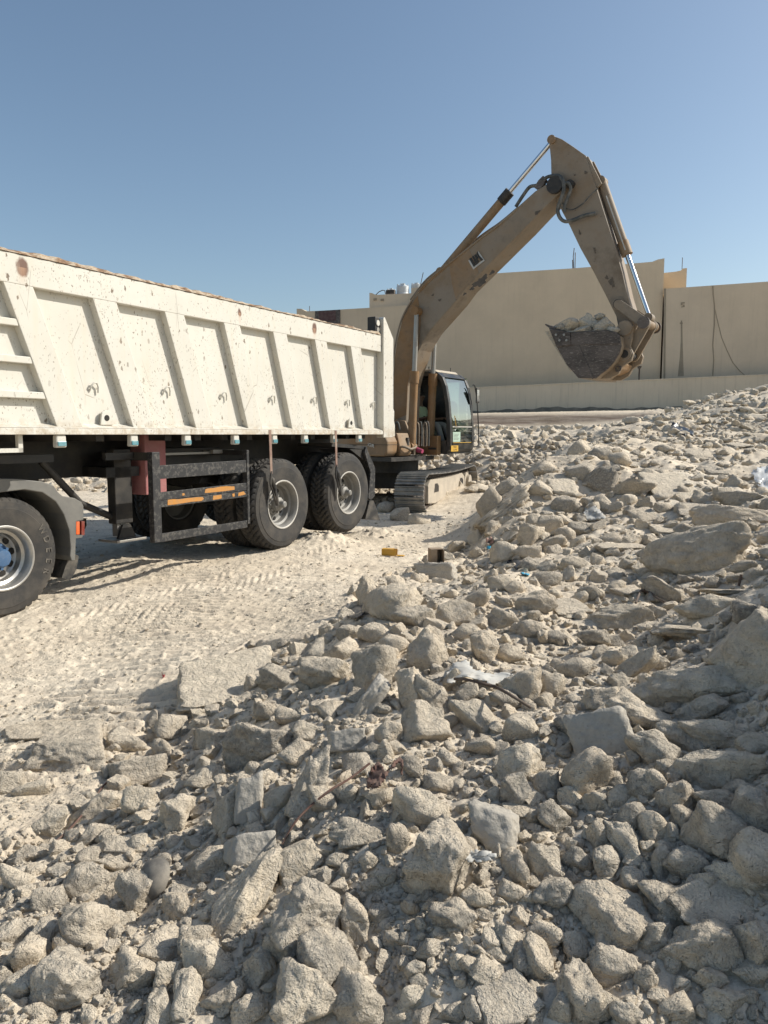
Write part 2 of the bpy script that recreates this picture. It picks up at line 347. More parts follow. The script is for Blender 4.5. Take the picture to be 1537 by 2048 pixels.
# the same sheet carried on behind the camera and out to the horizon
step = 8; ks = list(range(0, nk, step)) + ([nk - 1] if (nk - 1) % step else [])
def rowpts(y, wdt, z): return [(KX[i] * wdt, y, z) for i in range(nk)]
bk_rows = [(.3, 1.4, .12), (-1.0, 4, .1), (-6, 14, 0), (-60, 90, 0), (-900, 900, 0)]
prev = [int(idx[i, 0]) for i in range(nk)]
for (y, wd, z) in bk_rows:
    cur = list(range(base_i + len(ext_v), base_i + len(ext_v) + nk)); ext_v += rowpts(y, wd, z)
    ext_f += [(prev[i], cur[i], cur[i + 1], prev[i + 1]) for i in range(nk - 1)]; prev = cur
prev = [int(idx[i, nl - 1]) for i in range(nk)]
for (y, z) in [(120, 2.8), (400, 2.5), (2500, 0)]:
    cur = list(range(base_i + len(ext_v), base_i + len(ext_v) + nk)); ext_v += rowpts(y, y, z)
    ext_f += [(prev[i], prev[i + 1], cur[i + 1], cur[i]) for i in range(nk - 1)]; prev = cur
def np_mesh(name, V, Fq, m, smooth=True):
    """V (n,3); Fq (m,3) or (m,4)"""
    me = bpy.data.meshes.new(name); k = Fq.shape[1]
    me.vertices.add(len(V)); me.vertices.foreach_set('co', np.ascontiguousarray(V, dtype=np.float32).ravel())
    me.loops.add(Fq.size); me.loops.foreach_set('vertex_index', np.ascontiguousarray(Fq, dtype=np.int32).ravel())
    me.polygons.add(len(Fq)); me.polygons.foreach_set('loop_start', np.arange(0, Fq.size, k, dtype=np.int32))
    try: me.polygons.foreach_set('loop_total', np.full(len(Fq), k, dtype=np.int32))
    except Exception: pass
    me.polygons.foreach_set('use_smooth', np.full(len(Fq), smooth, dtype=bool))
    me.update(calc_edges=True); me.materials.append(m)
    o = bpy.data.objects.new(name, me); sc.collection.objects.link(o); return o
g = np_mesh('ground', np.concatenate([vs, np.array(ext_v)]), np.concatenate([fa, np.array(ext_f)]), M['ground'])
tag(g, kind='structure')
# ---------------------------------------------------------------- rocks
def ico(sub):
    bm = bmesh.new(); bmesh.ops.create_icosphere(bm, subdivisions=sub, radius=1); V = np.array([v.co[:] for v in bm.verts]); Fc = np.array([[v.index for v in f.verts] for f in bm.faces]); bm.free(); return V, Fc
ICO = {k: ico(k) for k in (2, 3, 4, 5)}
def rock_shape(V, seed, kind='angular'):
    r = np.random.default_rng(seed)
    if kind in ('slab', 'block'):
        axes = np.eye(3); N_ = []; hh = []
        for a in axes:
            for sgn in (-1, 1):
                n = a * sgn + r.normal(0, .13, 3); N_.append(n / np.linalg.norm(n)); hh.append(r.uniform(.62, .74))
        for _ in range(4): n = r.normal(0, 1, 3); N_.append(n / np.linalg.norm(n)); hh.append(r.uniform(.82, .98))
        p = 34
    else:
        c_ = {'angular': int(r.integers(13, 22)), 'round': 20, 'tri': 9}[kind]; N_ = []; hh = []
        for _ in range(c_):
            n = r.normal(0, 1, 3); N_.append(n / np.linalg.norm(n)); hh.append(r.uniform(.64, 1.0) if kind != 'round' else r.uniform(.82, 1.0))
        if kind == 'tri':
            N_ += [np.array(a, float) / np.linalg.norm(a) for a in ((.9, 0, .3), (-.9, .1, .3), (0, 0, -1), (0, -1, .1), (0, 1, .1))]; hh += [.66, .68, .62, .62, .62]
        p = {'angular': 26, 'round': 12, 'tri': 30}[kind]
    N_ = np.array(N_); hh = np.array(hh)
    dt = np.maximum(V @ N_.T, 0) / hh; rad = (dt ** p).sum(1) ** (-1 / p); rad = np.minimum(rad, 2.0)
    o = seed * 3.7
    a1 = .12 if kind != 'slab' and kind != 'block' else .05
    P_ = V * rad[:, None]
    rad = rad * (1 + a1 * vnoise(P_[:, 0] * 1.6 + o, P_[:, 1] * 1.6, P_[:, 2] * 1.6, seed) + .06 * fbm(P_[:, 0] * 3.6 + o, P_[:, 1] * 3.6, P_[:, 2] * 3.6, seed + 5, 4) -   .11 * np.abs(fbm(P_[:, 0] * 2.4 + o, P_[:, 1] * 2.4, P_[:, 2] * 2.4, seed + 9, 4)) - .06 * np.clip(vnoise(P_[:, 0] * 4 + o, P_[:, 1] * 4, P_[:, 2] * 4, seed + 13) - .25, 0, .35))
    P_ = V * rad[:, None]
    mn, mx = P_.min(0), P_.max(0); return (P_ - (mn + mx) / 2) / ((mx - mn) / 2)
VAR = {}
def rock_mesh(sub, seed, kind):
    k = (sub, seed, kind)
    if k not in VAR:
        V, Fc = ICO[sub]; me = bpy.data.meshes.new('rock')
        S = rock_shape(V, seed, kind); o = np_mesh('tmp', S, Fc, M['rock']); me = o.data; me.name = 'rock'; bpy.data.objects.remove(o); VAR[k] = me
    return VAR[k]
RK = """455 1358 172 88 12 slab|large flat slab crusted with grit at the heap edge beside the crawler marks
560 1358 80 46 -12 angular
135 1492 135 120 12 slab|wide square-edged slab sunk in the dirt with ridges pressed across its top
66 1462 112 42 12 slab|flat slab half buried in dirt beside the wide sunk ridged slab
344 1460 64 54 -10 angular|knobbly pale rock standing alone on the dirt below the large slab
256 1482 68 54 5 angular
332 1507 62 34 -58 angular|narrow pointed rock leaning steeply beside a flat topped block
275 1548 100 54 9 block|rough blocky stone with a flat top in the shade of the heap edge
519 1489 128 86 14 angular|broad cream rock jutting out below the large gritty slab
277 1600 56 46 0 block
358 1628 62 64 10 angular|upright angular rock with a pointed crown above the half buried rubber cup
734 1195 38 74 4 angular|slim upright rock standing beside the dark curved metal lid
788 1211 104 78 10 angular|large angular rock with a bright ridge just right of the slim upright one
828 1238 78 48 14 angular
905 1231 82 50 12 round
857 1304 74 94 -8 angular|big buff rock with a ragged face left of the white plastic sheet
682 1303 60 54 -6 angular
626 1310 60 46 25 angular
738 1347 118 88 48 angular|large smooth leaning rock propped over a narrow concrete piece
648 1350 92 62 -8 angular|lumpy rock with a small dark hole in its side
735 1412 116 36 54 slab|long narrow concrete piece leaning up against the large smooth rock
818 1385 56 88 -6 angular
868 1403 104 58 -38 angular
848 1447 86 82 12 angular|pale rock with a raised knob in the middle of the heap
955 1438 110 60 -30 angular|long rock sloping down to the right below the white plastic sheet
971 1298 48 66 8 angular
1018 1312 56 44 12 round
695 1481 70 38 8 block|flat greenish grey block wedged low in the heap
628 1563 72 125 -12 tri|tall triangular slab standing upright near the rusty metal sheet
645 1602 58 56 5 angular|rough chunk resting at the foot of the tall triangular slab
1040 1460 62 58 20 round
1038 1531 82 66 12 angular
872 1146 74 36 0 block|rectangular concrete block lying in front of the open cardboard box
827 1537 54 40 -45 angular
582 1433 56 30 -10 angular
770 1505 32 44 5 angular
1392 1108 182 92 14 round|huge dusty boulder lying on the upper right part of the heap
1528 1318 150 140 42 block|big flat faced block leaning in at the right edge of the photo
1366 1375 228 88 -4 angular|very wide boulder half buried below the small diagonal stone
1270 1338 104 40 36 angular|long diagonal stone resting on the very wide boulder
1284 1426 122 78 -8 angular|grey rock with a porous surface under the wide half buried boulder
1205 1467 112 84 12 block|dark porous cube shaped chunk overhanging a deep gap
1307 1500 98 66 -32 round
1365 1482 96 46 -34 angular
1430 1473 122 62 -18 angular
1425 1546 164 82 -8 angular|broad rough rock with scooped left end near the right edge
1179 1550 78 96 -40 round|smooth oblong rock leaning beside the deep dark gap
1512 1494 64 50 0 round
1363 1260 104 50 -14 slab|thick slab with a level grey top below the row of rounded stones
1408 1217 98 52 -6 round
1333 1192 90 40 -38 slab
1454 1180 76 24 -8 slab|thin plate of stone lying level below the huge dusty boulder
1134 1213 66 38 8 slab
1072 1207 72 42 10 angular
1241 1237 126 52 -4 angular|broad low rock half covered by grit below the thin wires
1255 1180 58 28 6 slab
1303 1570 52 52 0 round
1097 1568 54 52 -18 tri
990 1655 98 82 -12 block|cube shaped chunk with a bright crumbly top in the lower middle
1111 1640 56 68 8 angular
1433 1607 72 50 14 angular
1432 1662 104 86 -24 angular|cream rock half lit with two rounded horns near the right edge
1046 1627 74 24 -6 slab
1395 1425 104 50 12 angular
1200 1397 90 50 32 angular
1138 1458 50 50 0 angular
1103 1372 46 50 -10 angular
1045 1378 76 66 10 angular
1243 1593 54 40 6 angular
840 1620 108 70 -28 angular|pale rock sloping down to the right above the largest cream rock
878 1724 120 142 -8 angular|largest cream rock in the lower middle with scooped shoulders
724 1669 114 52 -4 angular|long low rock with bits stuck on its top
797 1678 42 54 0 round|small egg shaped stone touching the largest cream rock
600 1723 86 62 26 block
490 1806 205 86 58 angular|longest pale rock lying tilted over the lower left of the heap
614 1845 124 142 8 angular|big dark stained pyramid shaped rock right of the longest pale rock
713 1855 104 62 -50 angular
657 1927 108 116 6 round|large pale rounded rock with a knobbly face in the bottom middle
721 2000 102 92 -6 round|smooth whitish rounded rock cut by the bottom of the photo
600 1975 118 108 20 tri|sharp wedge shaped rock leaning left of the whitish rounded one
1027 1738 68 68 -14 angular
1019 1782 62 38 -6 angular
953 1797 58 48 0 angular
905 1830 84 58 -14 angular
983 1872 34 82 -8 slab|thin upright flake of stone standing in the bottom middle
1028 1880 60 72 18 angular
831 1948 38 42 0 angular
1010 2010 124 80 24 slab
833 1994 72 44 10 angular
635 1750 38 28 0 angular
1045 1925 68 62 18 angular
1093 1725 62 66 0 angular
1216 1731 48 64 0 round|pale speckled barrel shaped stone standing among darker stones
1258 1697 116 60 -48 angular|long smooth stone sloping steeply down to the right
1198 1672 44 58 -18 angular
1374 1731 76 62 0 round
1323 1731 66 42 52 angular
1108 1789 76 54 10 round
1211 1837 150 118 -22 angular|big dark grey rock with a broad flat face in the lower right
1332 1807 100 68 -10 angular
1306 1872 78 50 24 round
1455 1816 205 70 17 slab|long rough slab lying across other rocks at the lower right edge
1497 1890 98 88 -18 angular|dark weathered chunk under the long rough slab
1400 1900 138 96 0 round|big smooth sandy boulder under the long rough slab
1467 1753 92 46 -14 angular
1515 1715 96 98 0 round|large plain rounded rock at the lower right edge
1500 1640 72 112 -20 angular
1224 1933 86 72 0 round
1170 1990 106 114 8 angular
1092 1870 62 48 12 angular
1055 1922 84 78 20 angular
1353 2014 60 52 -6 angular
1466 2005 98 50 6 angular
1115 2022 56 56 0 angular
1347 1928 34 32 0 round
1500 1944 64 50 0 angular
1307 1658 54 62 16 round
1264 1638 48 60 -16 angular
1372 1636 50 50 0 angular
1354 1597 70 58 4 angular
1288 1569 56 54 0 round
1030 1584 56 64 0 angular
279 1789 92 80 -14 angular|pale five sided rock just below the half buried rubber cup
173 1760 76 58 8 angular
183 1853 108 74 -6 angular|large bright block shaped rock in the lower left
135 1967 122 112 -12 angular|big dark speckled rock near the bottom left corner
271 1943 84 74 -8 angular
420 1928 110 72 -10 angular|saddle topped cream rock under the longest pale rock
374 1988 54 80 10 angular
336 1955 46 48 0 block
320 2013 56 66 14 tri
324 1898 80 78 0 angular
388 1880 56 48 -6 block
52 1910 70 70 4 angular
32 1865 68 46 22 angular
42 1970 66 60 0 angular
80 2033 68 40 -8 angular
421 1730 96 58 27 angular
505 1698 98 52 8 block|blocky stone with a clean straight edge behind the longest pale rock
248 1688 110 36 -4 slab|flat topped stone plate left of the knobbly upright chunk
185 1675 72 42 36 angular
190 1620 98 40 36 angular
240 1729 82 32 4 angular
178 1715 42 36 0 angular
375 1780 72 28 0 slab
456 1628 54 96 -6 angular|rough knobbly upright chunk in front of a square grey tile
500 1600 52 96 -4 block|square grey tile standing behind the rough knobbly chunk
62 1580 62 36 4 angular
180 1600 36 28 8 round
135 1890 52 36 -34 angular
18 1570 44 46 0 block
360 1817 74 50 -22 angular
200 1780 96 42 34 angular
1204 957 58 50 -22 tri|bright angular rock on the crest of the heap
1158 945 50 34 0 block
1157 898 42 32 10 angular
1267 982 72 42 -10 angular
1341 982 92 32 -4 slab
1134 1011 56 34 0 round
1395 1022 72 24 -8 slab
1467 1040 142 48 -6 angular|broad knobbly rock ridge above the huge dusty boulder
1476 998 78 38 14 angular
1062 1073 46 46 0 angular
1006 1108 54 46 12 angular
1051 1108 56 30 6 angular
1241 1089 88 34 -4 slab
1006 1020 130 24 36 slab|long dark slab leaning against the left flank of the heap
978 1008 54 40 46 slab
1490 1135 44 28 -8 angular
1100 1050 46 36 0 angular
1267 842 30 16 0 angular
1010 978 50 26 40 angular
1124 974 52 30 6 slab
1297 952 36 28 0 angular
1328 955 36 28 -18 angular
1210 1011 44 28 -34 angular
800 1032 34 30 0 angular
838 1040 44 26 6 angular
772 1018 40 26 0 angular
1190 1280 54 36 12 angular
1110 1280 46 34 -8 round
1150 1340 60 40 16 angular
1230 1320 44 34 -12 angular
1500 1230 60 46 -12 angular
1470 1300 60 30 4 angular
900 1520 50 36 -18 angular
965 1500 60 44 14 angular
880 1570 60 40 -14 angular
935 1390 44 42 8 angular
905 1360 34 40 0 angular
1010 1400 46 40 20 angular
590 1510 62 52 20 angular
560 1600 60 44 34 angular
520 1560 56 36 4 angular
410 1560 70 46 10 angular
420 1480 60 44 -16 angular
545 1420 60 42 -10 angular
100 1650 66 42 26 angular
60 1710 66 36 12 angular
30 1760 60 40 -10 angular
100 1800 60 44 6 angular
230 1845 52 40 -20 angular
95 1860 56 44 8 angular
450 1990 70 60 -16 angular
500 2020 66 50 8 angular
520 1940 60 70 14 angular
560 1890 60 60 0 angular
770 1760 46 36 12 angular
740 1720 36 30 0 angular
680 1720 44 32 -16 angular
760 1830 42 38 0 angular
790 1880 44 34 12 angular
860 1900 50 40 -10 angular
940 1930 46 34 10 angular
900 2030 60 40 0 angular
790 2035 50 36 -12 angular
1150 1720 54 44 12 angular
1150 1890 50 46 -8 angular
1270 1760 46 44 0 round
1290 1960 46 40 10 angular
1420 1960 60 44 -14 angular
1260 2030 64 46 6 angular
1410 1770 50 40 18 angular
1450 1860 60 44 0 angular
930 1270 60 40 16 round
1000 1240 66 40 -10 angular
1060 1260 48 36 0 round
950 1200 56 36 12 angular
1010 1170 60 34 -6 angular
1090 1160 60 32 8 angular
1150 1130 56 30 -10 angular
1180 1190 50 32 6 angular
1060 1130 44 30 0 angular
1110 1090 44 30 14 angular
1160 1060 46 30 -8 angular
1180 1010 30 26 0 angular
1290 1030 44 28 6 slab
1330 1060 50 26 -4 slab
1430 940 44 20 0 slab
1080 980 44 34 14 angular
1090 940 40 28 30 angular
1240 920 44 28 -8 angular
1200 910 40 26 6 angular
1330 900 36 20 0 angular
1400 910 44 18 0 slab
1480 890 44 20 4 slab
1130 1070 36 28 0 round
750 1270 60 44 10 angular
700 1270 48 34 -14 angular
790 1290 54 40 4 angular
660 1420 60 46 -20 angular
620 1460 60 40 12 angular
780 1470 50 50 24 angular
720 1530 62 50 20 angular
690 1590 46 40 -10 angular
760 1600 60 40 8 angular
900 1650 44 36 0 angular
935 1700 40 44 14 angular
1140 1600 44 48 -12 angular
1190 1610 50 40 10 angular
1340 1540 50 36 -6 round
1480 1580 60 36 12 angular"""

# (u, v, width, height, tilt, kind, tone, flat) of every stone that can be told apart in the survey photo; labels follow
def place_rock(u, v, w_, h_, tilt, kind, seed, depth=None, sink=0.18):
    foot = hit(u, min(v + h_ * .30, 2300)); t_ = foot[1] / ray(u, v)[1]
    d = Vector(ray(u, v)); L = d.length; dn = d.normalized(); right = Vector((1, 0, 0)); right = (right - dn * right.dot(dn)).normalized(); upv = right.cross(dn) * 1.0
    if upv.z < 0: upv = -upv
    sx = w_ / 2 / F * t_ * 1.2; sz = h_ / 2 / F * t_ * 1.2
    sy = (depth if depth else (min(sx, sz) * 1.0 if kind != 'slab' else max(sx, sz) * .8))
    big = max(w_, h_); me = rock_mesh(5 if big > 120 else (4 if big > 62 else 3), seed, kind)
    o = bpy.data.objects.new('rock', me); sc.collection.objects.link(o)
    c = Vector((0, 0, CZ)) + d * t_ + dn * sy * .25
    if kind == 'slab' and abs(tilt) < 26 and h_ / w_ > .3:
        # a slab lying on the ground: level frame, true depth recovered from the grazing view
        g_ = abs(dn.z); c = foot + Vector((0, 0, .0)); dz_ = sz * .30; syy = max(sx * .45, (sz - dz_ * .9) / max(g_, .12)); syy = min(syy, sx * 1.3)
        c = unp(u, v, t_ + syy * .35); c.z = float(hgt(c.x, c.y)) + dz_ * .35
        slope = math.atan2(float(hgt(c.x, c.y + .15)) - float(hgt(c.x, c.y - .15)), .3)
        o.matrix_world = Matrix.Translation(c) @ Matrix.Rotation(slope, 4, 'X') @ Matrix.Rotation(R(tilt * 1.3), 4, 'Z') @ Matrix.Diagonal((sx, syy, dz_ * 1.3, 1))
        return o, t_
    Rm = Matrix((right, dn, upv)).transposed().to_4x4()
    a = Matrix.Rotation(-R(tilt), 4, 'Y')
    o.matrix_world = Matrix.Translation(c) @ Rm @ a @ Matrix.Diagonal((sx, sy, sz, 1))
    return o, t_

rocks = []
for i, line in enumerate(RK.strip().split('\n')):
    head, _, lab = line.partition('|'); p = head.split()
    u, v, w_, h_, tl = map(float, p[:5]); kind = p[5]
    o, t_ = place_rock(u, v, w_, h_, tl, kind, 100 + i + (777 if i == 0 else 0))
    if (u, v) in ((872, 1146), (1205, 1467), (500, 1600), (505, 1698), (735, 1412), (695, 1481), (990, 1655)): o.data = o.data.copy(); o.data.materials[0] = M['conc']
    o['category'] = 'rock'; o['group'] = 'broken limestone rocks of the rubble heap'
    rocks.append([o, u, v, w_, h_, tl, kind, lab.strip(), t_])
# labels: landmarks carry their own words, the others say how they look and which landmark they lie by
MARKS = [(r[1], r[2], r[7]) for r in rocks if r[7]]
SHORT = {m[2]: ' '.join(m[2].split()) for m in MARKS}
def shortname(s):
    for k in (' with ', ' beside ', ' just ', ' lying ', ' leaning ', ' standing ', ' half buried', ' resting ', ' cut ', ' in the ', ' in front ', ' near ', ' at the ', ' under ', ' below ', ' above ', ' between ', ' sloping ', ' overhanging ', ' on the ', ' touching ', ' wedged ', ' jutting ', ' propped ', ' behind ', ' right of ', ' left of ', ' tilted ', ' sunk '):
        j = s.find(k)
        if j > 9: s = s[:j]
    return s
sn = {}
for m in MARKS: sn.setdefault(shortname(m[2]), []).append(m)
LM = [(m[0], m[1], shortname(m[2])) for m in MARKS if len(sn[shortname(m[2])]) == 1]
LM += [(895, 1345, 'white plastic sheet'), (780, 1545, 'rusty metal sheet'), (875, 1110, 'open cardboard box'), (780, 1107, 'yellow carton'), (1365, 860, 'black rubbish bag'), (1050, 1143, 'blue plastic scrap'), (712, 1222, 'dark metal lid'), (313, 1750, 'half buried rubber cup'), (1183, 1017, 'white curved shard'), (1518, 955, 'clear plastic bag'), (875, 990, 'excavator track')]
auto = [r for r in rocks if not r[7]]
def words(r):
    a = max(r[3], r[4]) / max(1, min(r[3], r[4])); big = math.sqrt(r[3] * r[4])
    size = 'large' if big > 82 else ('medium' if big > 58 else ('small' if big > 42 else 'little'))
    shp = {'slab': 'flat', 'block': 'blocky', 'round': 'rounded', 'tri': 'wedge shaped'}.get(r[6])
    if shp is None: shp = 'long' if a > 1.65 else ('upright' if r[4] > r[3] * 1.12 and abs(r[5]) < 30 else ('tilted' if abs(r[5]) > 24 else 'angular'))
    return size, shp
def side_word(du, dv):
    a = math.degrees(math.atan2(-dv, du)) % 360
    return ['right of', 'up and right from', 'above', 'up and left from', 'left of', 'down and left from', 'below', 'down and right from'][int(((a + 22.5) % 360) // 45)]
used = {}
for r in auto:
    c_ = sorted(LM, key=lambda m: math.hypot(m[0] - r[1], m[1] - r[2]))[:2]; size, shp = words(r)
    used.setdefault((size, shp, side_word(r[1] - c_[0][0], r[2] - c_[0][1]), c_[0][2]), []).append((math.hypot(c_[0][0] - r[1], c_[0][1] - r[2]), r))
for k, L in used.items():
    L.sort(key=lambda q: q[0])
    for j, (_, r) in enumerate(L):
        pre = '' if len(L) == 1 else ['nearest ', 'second nearest ', 'third nearest ', 'fourth nearest ', 'fifth nearest '][min(j, 4)]
        r[7] = f"{pre}{k[0]} {k[1]} rock {k[2]} the {k[3]}"
for r in rocks:
    if len(r[7].split()) > 16: print('LONG', r[7])
    r[0]['label'] = r[7]
# ---------------------------------------------------------------- the uncountable small rubble, one mesh
occ = np.zeros((2600, 2700), np.float32)   # how much a named rock already fills a spot
OU, OV = 500, 200
for r in rocks:
    x0 = int(r[1] + OU); y0 = int(r[2] + OV); rr_ = int(min(r[3], r[4]) * .5)
    occ[max(0, y0 - rr_):y0 + rr_, max(0, x0 - rr_):x0 + rr_] = 1
bank = {2: [], 3: []}
for s_ in range(14):
    for lod in (2, 3):
        V, Fc = ICO[lod]; kd = ['angular', 'angular', 'round', 'block', 'slab', 'angular'][s_ % 6]; bank[lod].append(rock_shape(V, 900 + s_, kd))
def rand_rot(n):
    q = rng.normal(size=(n, 4)); q /= np.linalg.norm(q, axis=1, keepdims=True); a, b, c, d = q.T
    return np.stack([1 - 2 * (c * c + d * d), 2 * (b * c - a * d), 2 * (b * d + a * c), 2 * (b * c + a * d), 1 - 2 * (b * b + d * d), 2 * (c * d - a * b), 2 * (b * d - a * c), 2 * (c * d + a * b), 1 - 2 * (b * b + c * c)], -1).reshape(n, 3, 3)
VV = {2: [], 3: []}; FF = {2: [], 3: []}; cnt = {2: 0, 3: 0}
grid = {}
def scatter(n, krange, yrange, px, maskfn, flat=.8, overlap=.8, lift=.15, wmin=.006, wmax=.42, powr=1.8, usegrid=True):
    k = rng.uniform(krange[0], krange[1], n); ly = rng.uniform(math.log(yrange[0]), math.log(yrange[1]), n); y = np.exp(ly); x = k * y
    z = interp2(GH, KX, LY, k, ly); u, v, dep = proj(x, y, z)
    s_px = px[0] * (px[1] / px[0]) ** (rng.uniform(0, 1, n) ** powr)
    rad = np.clip(s_px / 2 / F * y, wmin, wmax)
    ok = maskfn(u, v, x, y, z)
    ui = np.clip((u + OU).astype(int), 0, 2699); vi = np.clip((v + OV).astype(int), 0, 2599)
    ok &= ~((occ[vi, ui] > 0) & (s_px > 9))
    idxs = np.where(ok)[0]; idxs = idxs[np.argsort(-s_px[idxs])]
    keep = []
    if usegrid:
        for i in idxs:
            cs = 26.0; gu, gv = int(u[i] // cs), int(v[i] // cs); good = True; rpx = s_px[i] * .5
            for a in (-1, 0, 1):
                for b in (-1, 0, 1):
                    for (uu, vv, r2) in grid.get((gu + a, gv + b), ()):
                        if (uu - u[i]) ** 2 + ((vv - v[i]) * 1.25) ** 2 < ((rpx + r2) * overlap) ** 2: good = False; break
                    if not good: break
                if not good: break
            if good: grid.setdefault((gu, gv), []).append((u[i], v[i], rpx)); keep.append(i)
    else: keep = list(idxs)
    keep = np.array(keep, int)
    for lod in (2, 3):
        sel = keep[(s_px[keep] > 15)] if lod == 3 else keep[(s_px[keep] <= 15)]
        if not len(sel): continue
        Rm = rand_rot(len(sel)); which = rng.integers(0, 14, len(sel))
        for j, i in enumerate(sel):
            S = bank[lod][which[j]]; asp = rng.uniform((.7, .55, .5), (1.15, 1.0, .9)); P_ = (S * asp) @ Rm[j].T * rad[i]; P_[:, 2] *= flat
            P_ += (x[i], y[i], z[i] + rad[i] * lift); VV[lod].append(P_); FF[lod].append(ICO[lod][1] + cnt[lod]); cnt[lod] += len(P_)
    return len(keep)
def m_heap(u, v, x, y, z): return inpoly(u, v, HEAP) & (y < 34)
def m_far(u, v, x, y, z): return (y > 16.3) & (y < 37.4) & (v < 1010)
def m_flat(u, v, x, y, z): return (~inpoly(u, v, HEAP)) & (y < 16.5) & (y > 1.8)
def m_left(u, v, x, y, z): return m_flat(u, v, x, y, z) & (u < 460) & (v > 1400)
n_a = scatter(22000, (-.60, .68), (1.55, 9.5), (20, 50), m_heap, .85, .68, .12, powr=2.4)
n_b = scatter(60000, (-.60, .68), (1.55, 9.5), (9, 20), m_heap, .85, .66, .12)
n_c = scatter(8000, (-.3, .72), (9.5, 36), (12, 30), m_heap, .7, .62, .2, wmax=.32)
n_d = scatter(24000, (-.62, .72), (15.5, 37), (8, 26), m_far, .85, .46, .3, wmax=.42)
n_e = scatter(26000, (-.60, .70), (1.5, 34), (3.5, 9), lambda *a: m_heap(*a), .8, .6, .15, usegrid=False)
n_f = scatter(9000, (-.62, .4), (1.9, 15), (3, 12), m_flat, .7, .9, .0, powr=3.2, usegrid=False)
n_g = scatter(5000, (-.62, -.1), (1.8, 4.8), (4, 24), m_left, .7, .8, .0, powr=2.8)
def m_all(u, v, x, y, z): return y > 0
n_h = scatter(9000, (.62, 2.2), (1.0, 12), (22, 60), m_all, .85, .68, .12)
n_i = scatter(14000, (.62, 2.2), (1.0, 12), (9, 20), m_all, .85, .66, .12)
n_j = scatter(1500, (.0, .6), (.95, 1.6), (20, 60), m_all, .85, .68, .12)
print('stones', n_a, n_b, n_c, n_d, n_e, n_f, n_g)
VA = np.concatenate(VV[2] + VV[3]); FA = np.concatenate(FF[2] + [f + cnt[2] for f in FF[3]])
st = np_mesh('small_rubble', VA, FA, M['stones'], True); st.data.set_sharp_from_angle(angle=R(38)); tag(st, 'small broken stones and grit filling the gaps of the rubble heap', 'rubble', kind='stuff')
from collections import Counter
for k_, n__ in Counter(r[7] for r in rocks).items():
    if n__ > 1: print('DUP', n__, k_)
# ---------------------------------------------------------------- paints and small materials
M['black'] = simple('black_frame_paint', (.014, .0135, .013), .6, 0, .35, (.13, .11, .085), 5)
M['rubber'] = simple('tyre_rubber', (.026, .025, .024), .82, 0, .5, (.15, .13, .105), 4, .004)
M['rubber_clean'] = simple('black_rubber', (.02, .02, .02), .8, 0, .3)
M['grey_rim'] = simple('dusty_grey_rim', (.22, .215, .2), .6, .2, .7, (.36, .33, .28), 5)
M['rim_edge'] = simple('worn_rim_edge', (.5, .48, .44), .5, .3, .4)
M['alu'] = simple('aluminium_rim', (.50, .49, .46), .42, .8, .6, (.35, .32, .28), 4)
M['blue'] = simple('blue_hub_paint', (.035, .10, .21), .65, 0, .25, (.25, .25, .25), 9)
M['hole'] = simple('dark_opening', (.012, .011, .01), .9, 0, .1)
M['fender'] = simple('grey_plastic_fender', (.13, .127, .118), .6, 0, .7, (.21, .20, .175), 3)
M['pink'] = simple('faded_red_steel', (.36, .13, .13), .7, 0, .5, (.42, .27, .24), 5)
M['teal'] = simple('teal_lens', (.10, .27, .32), .25, 0, .4, (.4, .42, .38), 12)
M['white'] = simple('white_metal', (.60, .58, .52), .5, 0, .4, (.5, .46, .38), 8)
M['strap'] = simple('brown_strap', (.22, .13, .10), .85, 0, .5)
M['chrome'] = simple('chromed_rod', (.72, .73, .75), .18, 1.0, .15, (.3, .28, .25), 4)
M['orange_lamp'] = simple('orange_reflector', (.75, .13, .03), .3, 0, .15)
M['grey_metal'] = simple('bare_grey_steel', (.30, .29, .27), .5, .6, .5)
